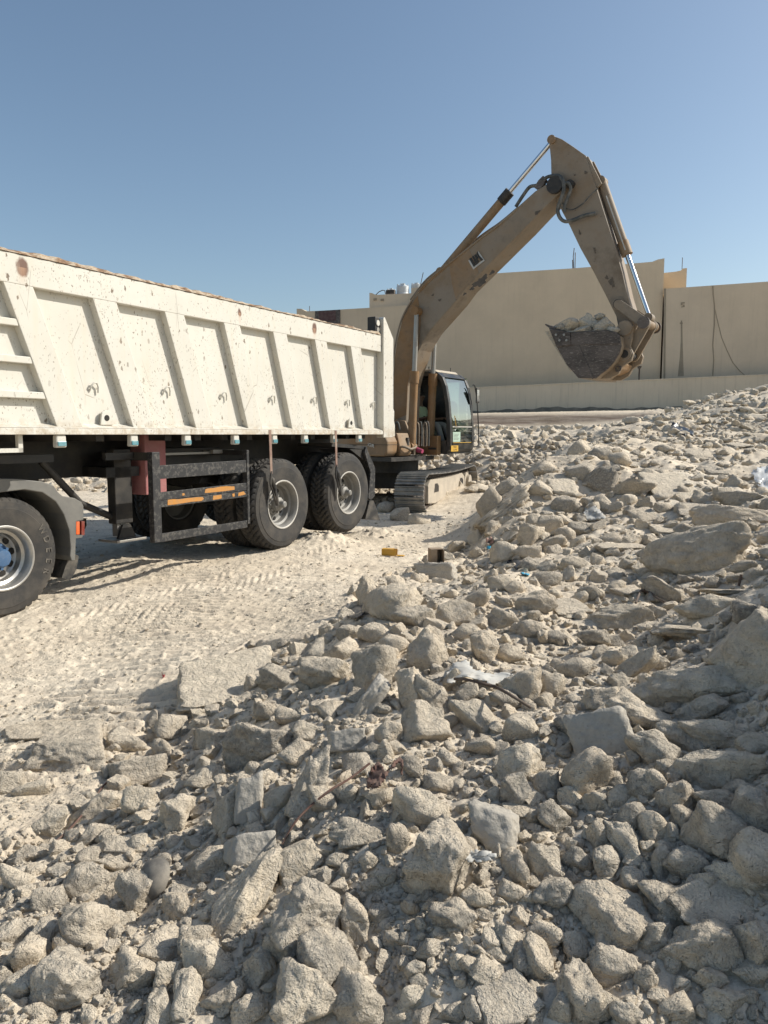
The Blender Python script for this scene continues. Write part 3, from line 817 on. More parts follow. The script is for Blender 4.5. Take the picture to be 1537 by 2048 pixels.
# chipped white body paint with rust spots
def white_body():
    t = NT('chipped_white_paint'); co = t.coord(); s = t.sep(co)
    base = t.mix(t.ramp(t.noise(1.1, 4, .6, co), [(.35, 0.0), (.75, 1.0)]), (.60, .58, .52), (.545, .52, .455))
    n = t.noise(3.0, 5, .6, co)
    co1 = t.coord((1.0, 1.0, .55)); nd = t.n('ShaderNodeTexNoise'); nd.inputs['Scale'].default_value = 60; t.l(co1, nd.inputs['Vector'])
    warp_ = t.n('ShaderNodeVectorMath'); warp_.operation = 'MULTIPLY_ADD'; t.l(nd.outputs['Color'], warp_.inputs[0]); warp_.inputs[1].default_value = (.03, .03, .03); t.l(co1, warp_.inputs[2])
    def chips(scale, rad, gate):
        v = t.n('ShaderNodeTexVoronoi'); v.inputs['Scale'].default_value = scale; t.l(warp_.outputs[0], v.inputs['Vector'])
        d = t.ramp(v.outputs['Distance'], [(rad * .75, 1.0), (rad, 0.0)]); c_ = t.sep(v.outputs['Color'])[0]
        return t.math('MULTIPLY', d, t.math('GREATER_THAN', c_, gate))
    dens = t.math('MULTIPLY', t.ramp(n, [(.42, 0.0), (.56, 1.0)]), t.ramp(t.math('MULTIPLY', t.math('ADD', s[0], 4.0), .25), [(.2, .25), (.5, 1.0), (1.2, .6)]))
    ch = t.math('MAXIMUM', t.math('MULTIPLY', chips(34, .25, .5), dens), t.math('MULTIPLY', chips(12, .18, .68), t.ramp(t.noise(.9, 3, .6, co), [(.4, .3), (.55, 1.0)])))
    ch = t.math('MAXIMUM', ch, t.math('MULTIPLY', chips(60, .28, .5), t.ramp(t.noise(1.7, 4, .6, co), [(.45, 0.0), (.6, 1.0)])))
    # long scratches
    wv = t.n('ShaderNodeTexVoronoi'); wv.feature = 'DISTANCE_TO_EDGE'; wv.inputs['Scale'].default_value = 3.2; t.l(t.coord((1, 1, .35), rot=(0, .5, 0)), wv.inputs['Vector'])
    sc1 = t.math('MULTIPLY', t.ramp(wv.outputs['Distance'], [(.0, 1.0), (.006, 0.0)]), t.ramp(t.noise(2.3, 3, .5, co), [(.55, 0.0), (.62, .8)]))
    ch = t.math('MAXIMUM', ch, sc1)
    c = t.mix(ch, base, t.mix(t.noise(20, 2, .5, co), (.10, .075, .055), (.24, .19, .14)))
    # round rust spots with a run below
    for (sx, sz, r_) in ((-3.32, 2.80, .055), (-.70, 2.80, .03), (.72, 2.80, .05)):
        dx = t.math('ABSOLUTE', t.math('SUBTRACT', s[0], sx)); dz = t.math('ABSOLUTE', t.math('SUBTRACT', s[2], sz))
        d = t.math('SQRT', t.math('ADD', t.math('MULTIPLY', dx, dx), t.math('MULTIPLY', t.math('MULTIPLY', dz, dz), .5)))
        d = t.math('ADD', d, t.math('MULTIPLY', t.math('SUBTRACT', t.noise(30, 3, .6, co), .5), .03))
        c = t.mix(t.ramp(d, [(r_ * .8, .95), (r_ * 1.15, 0.0)]), c, (.12, .055, .035))
        run = t.math('MULTIPLY', t.ramp(dx, [(r_ * .2, .5), (r_ * .9, 0.0)]), t.math('MULTIPLY', t.math('LESS_THAN', s[2], sz), t.ramp(dz, [(.0, 1.0), (.16, 0.0)])))
        c = t.mix(run, c, (.5, .3, .18))
    low = t.ramp(t.math('SUBTRACT', s[2], 1.5), [(.0, 1.0), (.10, 0.0)]); lown = t.math('MULTIPLY', low, t.ramp(t.noise(14, 5, .7, co), [(.42, 0.0), (.6, .8)]))
    c = t.mix(lown, c, (.42, .35, .26))
    dr = t.noise(5, 5, .6, t.coord((3, 3, .3))); c = t.mix(t.ramp(dr, [(.5, 0.0), (.75, .4)]), c, (.6, .52, .40))
    return t.done(c, .55, 0, t.bump(t.math('ADD', t.math('MULTIPLY', ch, -1.0), t.math('MULTIPLY', t.noise(2.5, 3, .5, co), 2.2)), .25, .012), Specular_IOR_Level=.35)
M['body'] = white_body()
t = NT('rusty_top_edge'); n = t.noise(7, 6, .7, t.coord((1, 3, 3)))
M['crust'] = t.done(t.ramp(n, [(.3, (.10, .06, .04)), (.45, (.24, .15, .09)), (.55, (.45, .38, .29)), (.68, (.30, .20, .12)), (.8, (.6, .56, .48))]), .95, 0, t.bump(n, .8, .02))
t = NT('black_guard_with_orange'); co = t.coord(); n = t.noise(3.2, 5, .75, t.coord((1.4, 1, 1.3))); s = t.sep(co)
m_ = t.math('MULTIPLY', t.ramp(n, [(.9, 0.0), (.95, 1.0)]), t.math('MULTIPLY', t.math('LESS_THAN', s[2], .88), t.math('GREATER_THAN', s[2], .72)))
c = t.mix(t.ramp(t.noise(26, 5, .7, co), [(.5, 0.0), (.6, .35)]), (.018, .018, .019), (.2, .185, .16)); c = t.mix(m_, c, (.40, .20, .05))
M['guard'] = t.done(c, .6)
# ---------------------------------------------------------------- wheels
def tyre(mb, c, r, w_, rin, n=216, lugs=44, depth=.024):
    """c = centre of outer face; axle along y (positive = inwards); tread blocks cut into the surface"""
    prof = [(rin, .012), (rin + .012, -.004), (rin + (r - rin) * .35, -.018), (rin + (r - rin) * .62, -.018), (rin + (r - rin) * .64, -.013), (rin + (r - rin) * .82, -.006), (r - .034, .012), (r - .012, .026)]
    a0, a1 = .04, w_ - .04; K = 14
    prof += [(r - .002, a0)] + [(r, a0 + (a1 - a0) * i / K) for i in range(1, K)] + [(r - .002, a1)]
    prof += [(r - .012, w_ - .026), (r - .034, w_ - .012), (rin + (r - rin) * .5, w_ + .012), (rin, w_ - .02)]
    vs = []
    for j, (rr_, a) in enumerate(prof):
        for i in range(n):
            th = 2 * math.pi * i / n; q = rr_
            if rr_ > r - .03:
                f = (a - w_ / 2) / (w_ / 2); ph = (i / n * lugs + abs(f) * 1.6 + (.5 if f > 0 else 0)) % 1
                if ph < .26: q -= depth
                if abs(abs(f) - .33) < .05: q -= depth * .7
            vs.append((c[0] + q * math.cos(th), c[1] + a, c[2] + q * math.sin(th)))
    fs = [(j * n + i, j * n + (i + 1) % n, (j + 1) * n + (i + 1) % n, (j + 1) * n + i) for j in range(len(prof) - 1) for i in range(n)]
    return mb.add(vs, fs)
def wheel(parent, c, r, w_, kind, name='wheel', hub=True):
    rin = r * .515
    e = bpy.data.objects.new(name, None); sc.collection.objects.link(e); e.parent = parent; e.location = (0, 0, 0); e.empty_display_size = .1
    tyre(MB(), c, r, w_, rin).build('tyre', M['rubber'], e, 32)
    if kind == 'inner':
        MB().lathe([(rin, .02), (rin - .02, .03), (rin - .03, .15), (.16, .16), (0.001, .16)], c, n=40).build('rim', M['grey_rim'], e, 30); return e
    mr = M['alu'] if kind == 'alu' else M['grey_rim']; dp = .17
    rm = MB().lathe([(rin + .006, .01), (rin + .01, -.008), (rin - .006, -.012), (rin - .016, .004), (rin - .026, .02), (rin - .030, .075), (rin - .055, .088), (rin - .062, dp - .02), (rin - .085, dp), (.15, dp - .012), (.11, dp - .012), (.001, dp - .012)], c, n=72).build('rim', mr, e, 30)
    MB().lathe([(rin + .010, -.001), (rin + .012, -.012), (rin + .001, -.016), (rin - .008, -.010)], c, n=72).build('rim_edge', M['alu'] if kind == 'alu' else M['rim_edge'], e, 60)
    n = 10 if kind == 'alu' else 8
    rh = (rin - .085 + .15) / 2 + .008
    for i in range(n):
        a = 2 * math.pi * (i + .25) / n; p = (c[0] + rh * math.cos(a), c[1] + dp - .0085, c[2] + rh * math.sin(a))
        MB().cyl((p[0], p[1] - .003, p[2]), (p[0], p[1] + .02, p[2]), .031 if kind == 'alu' else .024, n=20).build('hand_hole', M['hole'], e)
    if kind == 'alu':
        h = MB().lathe([(.135, dp - .012), (.135, dp - .035), (.115, dp - .05), (.085, dp - .05), (.082, dp - .15), (.070, dp - .17), (.03, dp - .176), (.001, dp - .176)], c, n=40).build('hub', M['blue'], e, 35)
        b = MB()
        for i in range(10):
            a = 2 * math.pi * i / 10; p = (c[0] + .112 * math.cos(a), c[2] + .112 * math.sin(a)); b.cyl((p[0], c[1] + dp - .02, p[1]), (p[0], c[1] + dp - .085, p[1]), .016, .013, n=8)
        b.build('wheel_nut', M['blue'], e)
    else:
        MB().lathe([(.13, dp - .012), (.13, dp - .04), (.09, dp - .055), (.085, dp - .12), (.07, dp - .135), (.045, dp - .14), (.04, dp - .20), (.028, dp - .21), (.001, dp - .21)], c, n=32).build('hub', M['grey_rim'], e, 35)
        b = MB()
        for i in range(10):
            a = 2 * math.pi * i / 10; p = (c[0] + .108 * math.cos(a), c[2] + .108 * math.sin(a)); b.cyl((p[0], c[1] + dp - .03, p[1]), (p[0], c[1] + dp - .075, p[1]), .014, n=6)
        b.build('wheel_nut', M['grey_metal'], e)
    return e
# ---------------------------------------------------------------- the tipper trailer
TF = Frame(-1.257, 9.05, math.sin(R(30.5)), math.cos(R(30.5)))
tr_ = empty('tipper_trailer', (TF.o[0], TF.o[1], 0), TF.rot, 'long white chipped steel tipper trailer with slanted side ribs parked left of the excavator', 'trailer')
XL = -7.4
b = MB().box(XL, 2.40, .08, .115, 1.50, 2.72); b.build('side_panel', M['body'], tr_)
b = MB().box(XL, 2.40, .0, .11, 2.66, 2.90); b.build('top_band', M['body'], tr_, bevel=.006)
b = MB().prism([(XL, 1.447), (2.40, 1.447), (2.40, 1.502), (XL, 1.502)], -.03, .5); b.build('bottom_rail', M['body'], tr_, bevel=.005)
vs = [(XL, -.028, 1.5045), (2.39, -.028, 1.5045), (2.39, .079, 1.545), (XL, .079, 1.545), (XL, .079, 1.5045), (2.39, .079, 1.5045)]
MB().add(vs, [(0, 1, 2, 3), (0, 3, 4), (1, 5, 2), (0, 4, 5, 1), (3, 2, 5, 4)]).build('dirt_ledge', M['body'], tr_)
k = 0; sp_ = .845
for i in range(-5, 7):
    top = -3.491 + sp_ * i; bot = -3.066 + (1.89 + 3.066) / 6 * i; wdt = .305
    zt, zb = 2.662, 1.515; vs = []
    for (xx, zz) in ((bot, zb), (top, zt)):
        vs += [(xx, .082, zz), (xx, .003, zz), (xx + wdt - .045, .003, zz), (xx + wdt, .082, zz)]
    MB().add(vs, [(0, 1, 5, 4), (1, 2, 6, 5), (2, 3, 7, 6), (4, 5, 6, 7), (3, 2, 1, 0), (3, 0, 4, 7)]).build('rib', M['body'], tr_, bevel=.006)
for z_ in (2.355, 2.06, 1.775):
    dx = (2.662 - z_) / (2.662 - 1.515) * .425
    MB().box(-4.0 + dx - .03, -3.491 + dx + .005, .01, .081, z_ - .028, z_ + .028).build('ladder_rung', M['body'], tr_, bevel=.005)
# rear post and tailgate
post = [(2.405, 1.40), (2.405, 3.14), (2.43, 3.17), (2.45, 3.16), (2.70, 2.88), (2.70, 1.86), (2.70, 1.80), (2.70, 1.40)]
MB().prism(post, -.035, .09).build('rear_post', M['body'], tr_, bevel=.008)
MB().prism([(2.702, 1.42), (2.702, 1.83), (2.72, 1.84), (2.755, 1.80), (2.745, 1.66), (2.775, 1.58), (2.775, 1.42)], -.02, .06).build('latch_plate', M['body'], tr_, bevel=.004)
MB().prism(post, 2.41, 2.53).build('rear_post', M['body'], tr_, bevel=.008)
MB().box(2.45, 2.52, .10, 2.40, 1.50, 2.95).build('tailgate', M['body'], tr_, bevel=.006)
MB().box(2.405, 2.45, .26, 2.40, 1.455, 1.50).build('tail_sill', M['black'], tr_)
e = MB().box(2.26, 2.385, .02, .16, 2.925, 3.16).build('rear_lamp_box', M['black'], tr_, bevel=.015)
MB().cyl((2.32, .022, 3.07), (2.32, .004, 3.07), .042, n=20).build('lens', M['white'], e); MB().cyl((2.32, .022, 2.975), (2.32, .006, 2.975), .035, n=20).build('lens', M['grey_metal'], e)
# far side, front wall, floor: an open hopper
MB().box(XL, 2.40, 2.38, 2.41, 1.50, 2.9).build('side_panel', M['body'], tr_)
MB().box(XL, 2.40, 2.413, 2.52, 2.66, 2.9).build('top_band', M['body'], tr_, bevel=.006)
for i in range(-5, 7):
    x_ = -3.491 + sp_ * i; MB().box(x_, x_ + .3, 2.412, 2.49, 1.503, 2.658).build('rib', M['body'], tr_)
MB().box(XL, XL + .06, .118, 2.378, 1.50, 2.95).build('front_wall', M['body'], tr_)
MB().box(XL, 2.40, .502, 2.44, 1.45, 1.495).build('floor', M['black'], tr_)  # floor coloured black to hold the shade under the body
# ragged rusty top edge
nn = 220; xs = np.linspace(XL, 2.39, nn); vs = []; e1 = fbm(xs * 3.1, xs * 0, xs * 0, 41, 5) * .5 + .5
for i, x_ in enumerate(xs):
    h_ = .012 + .028 * max(0, float(e1[i])); o_ = .012 * math.sin(i * 1.7)
    vs += [(x_, -.010 + o_ * .3, 2.903), (x_, .012 + o_, 2.903 + h_), (x_, .09, 2.905 + h_ * .9), (x_, .118, 2.903)]
fs = []
for i in range(nn - 1):
    for j in range(3): fs.append((i * 4 + j, i * 4 + j + 1, (i + 1) * 4 + j + 1, (i + 1) * 4 + j))
    fs.append((i * 4 + 3, i * 4, (i + 1) * 4, (i + 1) * 4 + 3))
MB().add(vs, fs).build('worn_top_edge', M['crust'], tr_)
# rope hooks and lifting eyes
for (u, v) in ((187, 776), (332, 783), (446, 793), (543, 799), (627, 801), (694, 806), (745, 810)):
    x_, z_ = TF.at(u, v, .08)
    MB().tube([(x_ - .045, .078, z_ - .035), (x_ - .045, .055, z_ + .01), (x_ - .02, .045, z_ + .045), (x_ + .012, .045, z_ + .045), (x_ + .035, .055, z_ + .01), (x_ + .035, .06, z_ - .045)], .0085, 6).build('rope_hook', M['body'], tr_, 60)
for (u, v) in ((213, 842), (702, 846)):
    x_, z_ = TF.at(u, v, .04); z_ = max(z_, 1.60)
    m_ = MB(); ring = arc((x_, z_), .03, 0, 360, 17)[:-1]; out = [(x_ - .07, z_ - .065), (x_ + .07, z_ - .065), (x_ + .075, z_ - .01), (x_ + .04, z_ + .06), (x_ - .01, z_ + .075), (x_ - .05, z_ + .05)]
    m_.prism(out, .03, .05); m_.build('lifting_eye', M['body'], tr_, bevel=.004)
    MB().cyl((x_, .027, z_), (x_, .03, z_), .028, n=18).build('lifting_eye_hole', M['hole'], tr_)
# side marker lamps under the rail
for (u, v) in ((125, 883), (271, 882), (378, 880), (475, 880), (552, 880), (614, 876), (672, 874), (722, 872)):
    x_, z_ = TF.at(u, v, -.02); z_ = 1.385; w2 = .052 if u < 200 else .048
    e = MB().prism([(x_ - w2, z_ - .05), (x_ + w2, z_ - .05), (x_ + w2 * .9, z_ + .06), (x_ - w2 * .9, z_ + .06)], -.012, .045).build('marker_lamp', M['white'], tr_, bevel=.012)
    MB().box(x_ - w2 * .8, x_ + w2 * .8, -.022, -.013, z_ - .038, z_ + .004).build('lens', M['teal'], e, bevel=.004)
# chassis
MB().box(-6.8, 2.2, .78, .90, 1.02, 1.38).build('chassis_rail', M['black'], tr_)
MB().box(-6.8, 2.2, 1.60, 1.72, 1.02, 1.38).build('chassis_rail', M['black'], tr_)
m_ = MB()
for x_ in np.arange(-6.3, 2.2, .7): m_.box(x_, x_ + .08, .902, 1.598, 1.12, 1.34)
m_.build('cross_members', M['black'], tr_)
m_ = MB()
for x_ in np.arange(-7.2, 2.2, .42): m_.box(x_, x_ + .09, .12, 2.38, 1.385, 1.447)
m_.build('floor_bearers', M['black'], tr_)
MB().box(-4.6, -2.9, .30, .34, 1.20, 1.27).build('step_rail', M['black'], tr_)
m_ = MB(); m_.box(-4.4, -3.36, .05, .09, 1.30, 1.335); m_.box(-3.40, -3.36, .05, .09, 1.30, 1.445); m_.build('ladder_foot', M['white'], tr_)
MB().box(-1.75, -.5, .52, .76, 1.06, 1.30).build('shade_filler_box', M['black'], tr_, bevel=.01)  # black box added to stand for chassis and shade under the body
m_ = MB(); m_.box(-1.85, -.55, .40, .46, 1.225, 1.25); m_.box(-.80, -.45, .35, .5, 1.23, 1.27); m_.build('pipe_rail', M['grey_metal'], tr_)
for ax_ in (0.0, 1.40):
    MB().cyl((ax_, .30, .60), (ax_, 2.2, .62), .075, n=20).build('axle', M['black'], tr_, 40)
    for y_ in (.84, 1.66):
        m_ = MB(); m_.prism([(ax_ - .6, .86), (ax_ + .6, .86), (ax_ + .55, .93), (ax_ + .2, .78), (ax_, .74), (ax_ - .2, .78), (ax_ - .55, .93)], y_ - .05, y_ + .05); m_.build('leaf_spring', M['black'], tr_)
MB().prism([(.5, 1.02), (.9, 1.02), (.8, .74), (.6, .74)], .8, .88).build('spring_hanger', M['black'], tr_)
WR = .560
for (ax_, zc) in ((-.005, .594), (1.464, .638)):
    wheel(tr_, (ax_, -.02, zc), WR, .29, 'steel'); wheel(tr_, (ax_, .34, zc), WR, .29, 'inner')
    wheel(tr_, (ax_, 2.06, zc), WR, .29, 'inner')
    wheel(tr_, (ax_, 1.72, zc), WR, .29, 'inner')
# landing leg
x1, z1 = TF.at(228, 905, .42); x2, _ = TF.at(262, 905, .42); zf = TF.at(248, 1082, .42)[1]
lg = MB().box(x1, x2, .42, .54, zf + .18, 1.30).build('landing_leg', M['black'], tr_, bevel=.008)
MB().box(x1 + .03, x2 - .03, .445, .52, zf + .05, zf + .3).build('inner_leg', M['grey_metal'], lg)
MB().prism([(x1 + .0, zf + .03), (x2 + .02, zf + .03), ((x1 + x2) / 2 + .05, zf + .17), ((x1 + x2) / 2 - .04, zf + .17)], .40, .43).build('foot_bracket', M['black'], lg)
MB().box(x1 - .07, x2 + .09, .33, .62, zf, zf + .025).build('foot_plate', M['grey_metal'], lg, bevel=.004)
lg2 = MB().box(x1, x2, 1.95, 2.07, zf + .18, 1.30).build('landing_leg', M['black'], tr_); MB().box(x1 - .07, x2 + .07, 1.88, 2.14, zf, zf + .025).build('foot_plate', M['grey_metal'], lg2)
MB().box(x1 - .1, x2 + .1, .42, 2.07, 1.02, 1.12).build('leg_cross_beam', M['black'], tr_)
m_ = MB(); m_.tube([(x1 - .75, .50, 1.2), (x1 - .35, .5, .78), (x1, .5, .62)], .035, 8); m_.tube([(x1 - .9, .9, 1.1), (x1 - .6, .9, .6), (x1 - .02, .9, .5)], .04, 8); m_.box(x1 - .7, x1 + .0, .88, .94, .50, .58); m_.build('leg_brace', M['black'], tr_, 60)
# faded red pillar and lower box behind the guard
x1, _ = TF.at(291, 930, .36); x2, _ = TF.at(333, 930, .36)
MB().box(x1, x2, .36, .58, .82, 1.447).build('red_pillar', M['pink'], tr_, bevel=.01)
# side guard
gd = empty('side_guard', (0, 0, 0), 0, None, None); gd.parent = tr_
gx0, gx1 = -2.045, -.63
MB().box(gx0, gx0 + .10, -.02, .05, .375, 1.275).build('guard_post', M['guard'], gd, bevel=.004)
MB().box(gx1 - .02, gx1 + .02, -.02, .05, .42, 1.27).build('guard_post', M['guard'], gd, bevel=.004)
def rail(nm, vl0, vl1, vr0, vr1, y0=-.012, m='guard'):
    a = TF.at(318, vl0)[1]; b_ = TF.at(318, vl1)[1]; c_ = TF.at(498, vr0)[1]; d_ = TF.at(498, vr1)[1]
    MB().prism([(gx0 + .102, b_), (gx1 - .022, d_), (gx1 - .022, c_), (gx0 + .102, a)], y0, y0 + .03).build(nm, M[m], gd, bevel=.003)
rail('guard_rail', 931, 958, 920, 944); rail('guard_rail', 985, 1001, 965, 980); rail('guard_rail', 1002, 1015, 981, 993); rail('guard_rail', 1068, 1085, 1040, 1054)
M['orange_paint'] = simple('flaking_orange_paint', (.50, .22, .04), .6, 0, .5, (.3, .2, .12), 30)
for L in ([(1072, 508), (1090, 500), (1150, 494), (1200, 484), (1250, 480), (1320, 482), (1322, 510), (1290, 514), (1240, 522), (1180, 528), (1100, 536), (1068, 538)], [(752, 596), (800, 590), (850, 592), (900, 584), (1000, 574), (1050, 572), (1060, 588), (1040, 606), (960, 612), (900, 622), (820, 634), (750, 642)], [(1140, 562), (1210, 552), (1212, 584), (1172, 592), (1136, 596)], [(1356, 536), (1400, 524), (1418, 548), (1390, 556), (1352, 564)], [(874, 542), (892, 538), (898, 556), (878, 562)], [(1302, 546), (1322, 540), (1324, 566), (1306, 570)]):
    MB().prism([TF.at(160 + x * .2342, 860 + y * .2342, -.0135) for x, y in L], -.0145, -.0125).build('orange_paint', M['orange_paint'], gd)
MB().box(gx0 + .01, gx0 + .08, .052, .75, 1.19, 1.27).build('guard_arm', M['black'], gd); MB().box(gx1 - .015, gx1 + .015, .052, .75, 1.21, 1.27).build('guard_arm', M['black'], gd)
MB().prism([(gx0 - .33, 1.20), (gx0 + .0, 1.20), (gx0 + .0, 1.27), (gx0 - .33, 1.27)], .25, .30).build('guard_bracket', M['black'], gd)
# hanging straps
for i, (sx, vb, vend) in enumerate(((-.301, 945, 1010), (1.07, 932, 990))):
    zb = TF.at(563 if i == 0 else 690, vb)[1]
    ze = TF.at(540 if i == 0 else 672, vend)[1]
    st_ = MB().add([(sx - .022, -.075, 1.5), (sx + .022, -.075, 1.5), (sx + .02, -.085, zb), (sx - .02, -.085, zb), (sx - .022, -.083, 1.5), (sx + .022, -.083, 1.5), (sx + .02, -.093, zb), (sx - .02, -.093, zb)],
        [(0, 1, 2, 3), (7, 6, 5, 4), (0, 3, 7, 4), (1, 5, 6, 2), (0, 4, 5, 1), (3, 2, 6, 7)]).build('hanging_strap', M['strap'], tr_)
    MB().tube(smooth_pts([(sx, -.09, zb + .01), (sx + .015, -.10, zb - .1), (sx + .05, -.10, (zb + ze) / 2), (sx + .10, -.095, ze)]), [.012] * 4 + [.03] * 8 + [.026] * 7, 6).build('rubber_cord', M['rubber_clean'], st_, 60)
    MB().tube(smooth_pts([(sx, -.088, zb + .03), (sx - .03, -.10, zb - .12), (sx - .0, -.10, (zb + ze) / 2), (sx + .08, -.095, ze + .02)]), .014, 6).build('rubber_cord', M['rubber_clean'], st_, 60)
# rear mudguard, angled panel and flap
y_ = .0
def TP(L, y): return [TF.at(u, v, y) for u, v in L]
MB().prism(TP([(664, 886), (734, 892), (736, 899), (664, 893)], .05), .05, .62).build('mudguard_top', M['black'], tr_)
MB().prism(TP([(700, 898), (734, 900), (746, 935), (748, 985), (741, 998), (738, 960), (728, 920)], .04), .04, .60).build('mudguard_end', M['black'], tr_)
MB().prism(TP([(733, 894), (751, 936), (750, 992), (743, 1000), (737, 996), (742, 945), (730, 905)], -.01), -.01, .03).build('mudguard_side', M['guard'], tr_, bevel=.003)
MB().prism(TP([(740, 1001), (748, 1001), (761, 1041), (731, 1038)], .02), .02, .5).build('mud_flap', M['rubber_clean'], tr_)
# ---------------------------------------------------------------- tractor unit in front of the trailer
pc = unp(8, 1117, 6.45); KF = Frame(pc[0], pc[1], math.sin(R(30.5)), math.cos(R(30.5)))
tk = empty('truck_tractor', (KF.o[0], KF.o[1], 0), KF.rot, 'tractor unit coupled to the white trailer with bright metal wheel and blue hub', 'truck')
zc = pc[2]; wheel(tk, (0, 0, zc), .537, .29, 'alu'); wheel(tk, (0, .34, zc), .537, .29, 'inner'); wheel(tk, (0, 1.78, zc), .537, .29, 'inner'); wheel(tk, (0, 2.12, zc), .537, .29, 'inner')
MB().cyl((0, .3, zc), (0, 2.2, zc), .09, n=20).build('axle', M['black'], tk, 40)
MB().cyl((0, 1.0, zc), (0, 1.45, zc), .22, n=24).build('differential', M['black'], tk, 40)
MB().box(-3.4, 1.0, .80, .88, .66, .93).build('frame_rail', M['black'], tk); MB().box(-3.4, 1.0, 1.58, 1.66, .66, .93).build('frame_rail', M['black'], tk)
MB().box(.92, 1.0, .88, 1.58, .70, .92).build('frame_cross_member', M['black'], tk)
MB().lathe([(.5, 0), (.5, .06), (.02, .06)], (0, 1.22, .98), axis='z', n=36).build('fifth_wheel_plate', M['black'], tk, 40)
def KP(L, y): return [KF.at(u, v, y) for u, v in L]
outer = KP([(-40, 970), (-20, 961), (0, 957), (40, 958), (85, 963), (108, 971), (117, 984), (126, 992), (150, 996), (164, 1004), (168, 1012), (168, 1040), (153, 1043), (153, 1075), (151, 1121), (144, 1122)], -.03)
inner = KP([(141, 1112), (142, 1095), (139, 1060), (128, 1028), (112, 1003), (86, 985), (50, 979), (0, 985), (-25, 993), (-50, 1010)], -.03)
MB().prism(outer + inner, -.03, .60).build('rear_fender', M['fender'], tk, bevel=.008)
fa2 = [(x_, z_) for x_, z_ in arc((0, zc), .66, 95, 178, 16)] + [(x_, z_) for x_, z_ in arc((0, zc), .615, 178, 95, 16)]
MB().prism(fa2, -.03, .60).build('front_fender', M['fender'], tk)
la = KP([(153, 1043), (160, 1043), (160, 1069), (153, 1069)], -.02); MB().prism(la, -.02, .02).build('side_reflector', M['orange_lamp'], tk, bevel=.003)
la = KP([(161, 1042), (167, 1042), (167, 1070), (161, 1070)], .02); MB().prism(la, .0, .35).build('tail_lamp', simple('dark_red_lens', (.20, .03, .02), .3, 0, .2), tk)
la = KP([(151, 1070), (166, 1070), (165, 1075), (151, 1077)], -.02); MB().prism(la, -.02, .05).build('lamp_shelf', M['fender'], tk)
la = KP([(138, 1112), (150, 1108), (158, 1112), (153, 1140), (141, 1160), (124, 1156)], .05); MB().prism(la, .05, .52).build('mud_flap', M['rubber_clean'], tk)
e = MB().box(-2.6, -1.0, .05, .75, .35, .95).build('fuel_tank', M['alu'], tk, bevel=.08)
wheel(tk, (-3.6, .02, zc), .52, .30, 'alu')
cb = MB(); cb.prism([(-5.0, .6), (-5.0, 1.7), (-4.8, 2.9), (-4.4, 3.1), (-2.75, 3.1), (-2.75, .95), (-3.0, .95), (-3.15, 1.1), (-4.05, 1.1), (-4.2, .6)], .0, 2.45); e = cb.build('cab', M['white'], tk, bevel=.06)
MB().prism([(-4.75, 1.75), (-4.6, 2.5), (-3.7, 2.5), (-3.7, 1.75)], -.012, .004).build('side_window', M['hole'], e)
# raised letters on the tyre side wall
def text_mesh(body, size, m, name, ext=.002, bold=0):
    cu = bpy.data.curves.new(name, 'FONT'); cu.body = body; cu.size = size; cu.extrude = ext; cu.align_x = 'CENTER'; cu.align_y = 'CENTER'; cu.offset = bold
    o = bpy.data.objects.new(name, cu); sc.collection.objects.link(o); dg = bpy.context.evaluated_depsgraph_get(); me = bpy.data.meshes.new_from_object(o.evaluated_get(dg)); me.materials.clear(); me.materials.append(m)
    bpy.data.objects.remove(o); me.name = name; return me
lt = simple('raised_tyre_letter', (.06, .055, .048), .8, 0, .4)
for i, chh in enumerate('WDEER'):
    me = text_mesh(chh, .085, lt, 'tyre_letter', .003, .002); o = bpy.data.objects.new('tyre_letter', me); sc.collection.objects.link(o); o.parent = tk
    a = 30 - i * 13.5; rr_ = .425; th = R(a)
    # letters stand radially, read along the side wall
    xax = Vector((math.sin(th), 0, -math.cos(th))); yax = Vector((math.cos(th), 0, math.sin(th)))
    zax = xax.cross(yax); o.matrix_local = Matrix((( xax.x, yax.x, zax.x, rr_ * math.cos(th)), (xax.y, yax.y, zax.y, -.019), (xax.z, yax.z, zax.z, zc + rr_ * math.sin(th)), (0, 0, 0, 1)))
# ---------------------------------------------------------------- the excavator
def digger_paint(name, col, dustc, f0, f1, amt):
    t = NT(name); co = t.coord(); n = t.noise(1.6, 5, .62, co); n2 = t.noise(11, 5, .7, co); n3 = t.noise(55, 3, .6, co)
    c = t.mix(t.ramp(n2, [(.35, .4), (.7, 0.0)]), col, tuple(x * .62 for x in col))
    c = t.mix(t.math('MULTIPLY', t.ramp(n, [(f0, 0.0), (f1, 1.0)]), amt), c, dustc)
    c = t.mix(t.math('MULTIPLY', t.ramp(t.noise(.8, 6, .7, t.coord((1, 1, 1))), [(.52, 0.0), (.68, .75)]), 1.0), c, tuple(x * .45 for x in col)); c = t.mix(t.ramp(n2, [(.29, .8), (.37, 0.0)]), c, (.06, .045, .035)); c = t.mix(t.ramp(n3, [(.62, 0.0), (.72, .4)]), c, dustc)
    return t.done(c, .62, 0, t.bump(n3, .15, .01), Specular_IOR_Level=.35)
M['dig'] = digger_paint('tan_machine_paint', (.26, .155, .075), (.28, .22, .155), .36, .62, .75)
M['dig_orange'] = digger_paint('ochre_machine_paint', (.26, .145, .06), (.27, .20, .135), .42, .7, .6)
M['dig_dusty'] = digger_paint('dusty_boom_paint', (.235, .165, .10), (.25, .21, .165), .3, .55, .85)
t = NT('worn_bucket_steel'); n = t.noise(2.2, 6, .7, t.coord((1, 1, 2.2), rot=(0, .6, 0))); n2 = t.noise(14, 6, .75, t.coord((1, 1, 3.5), rot=(0, .6, 0)))
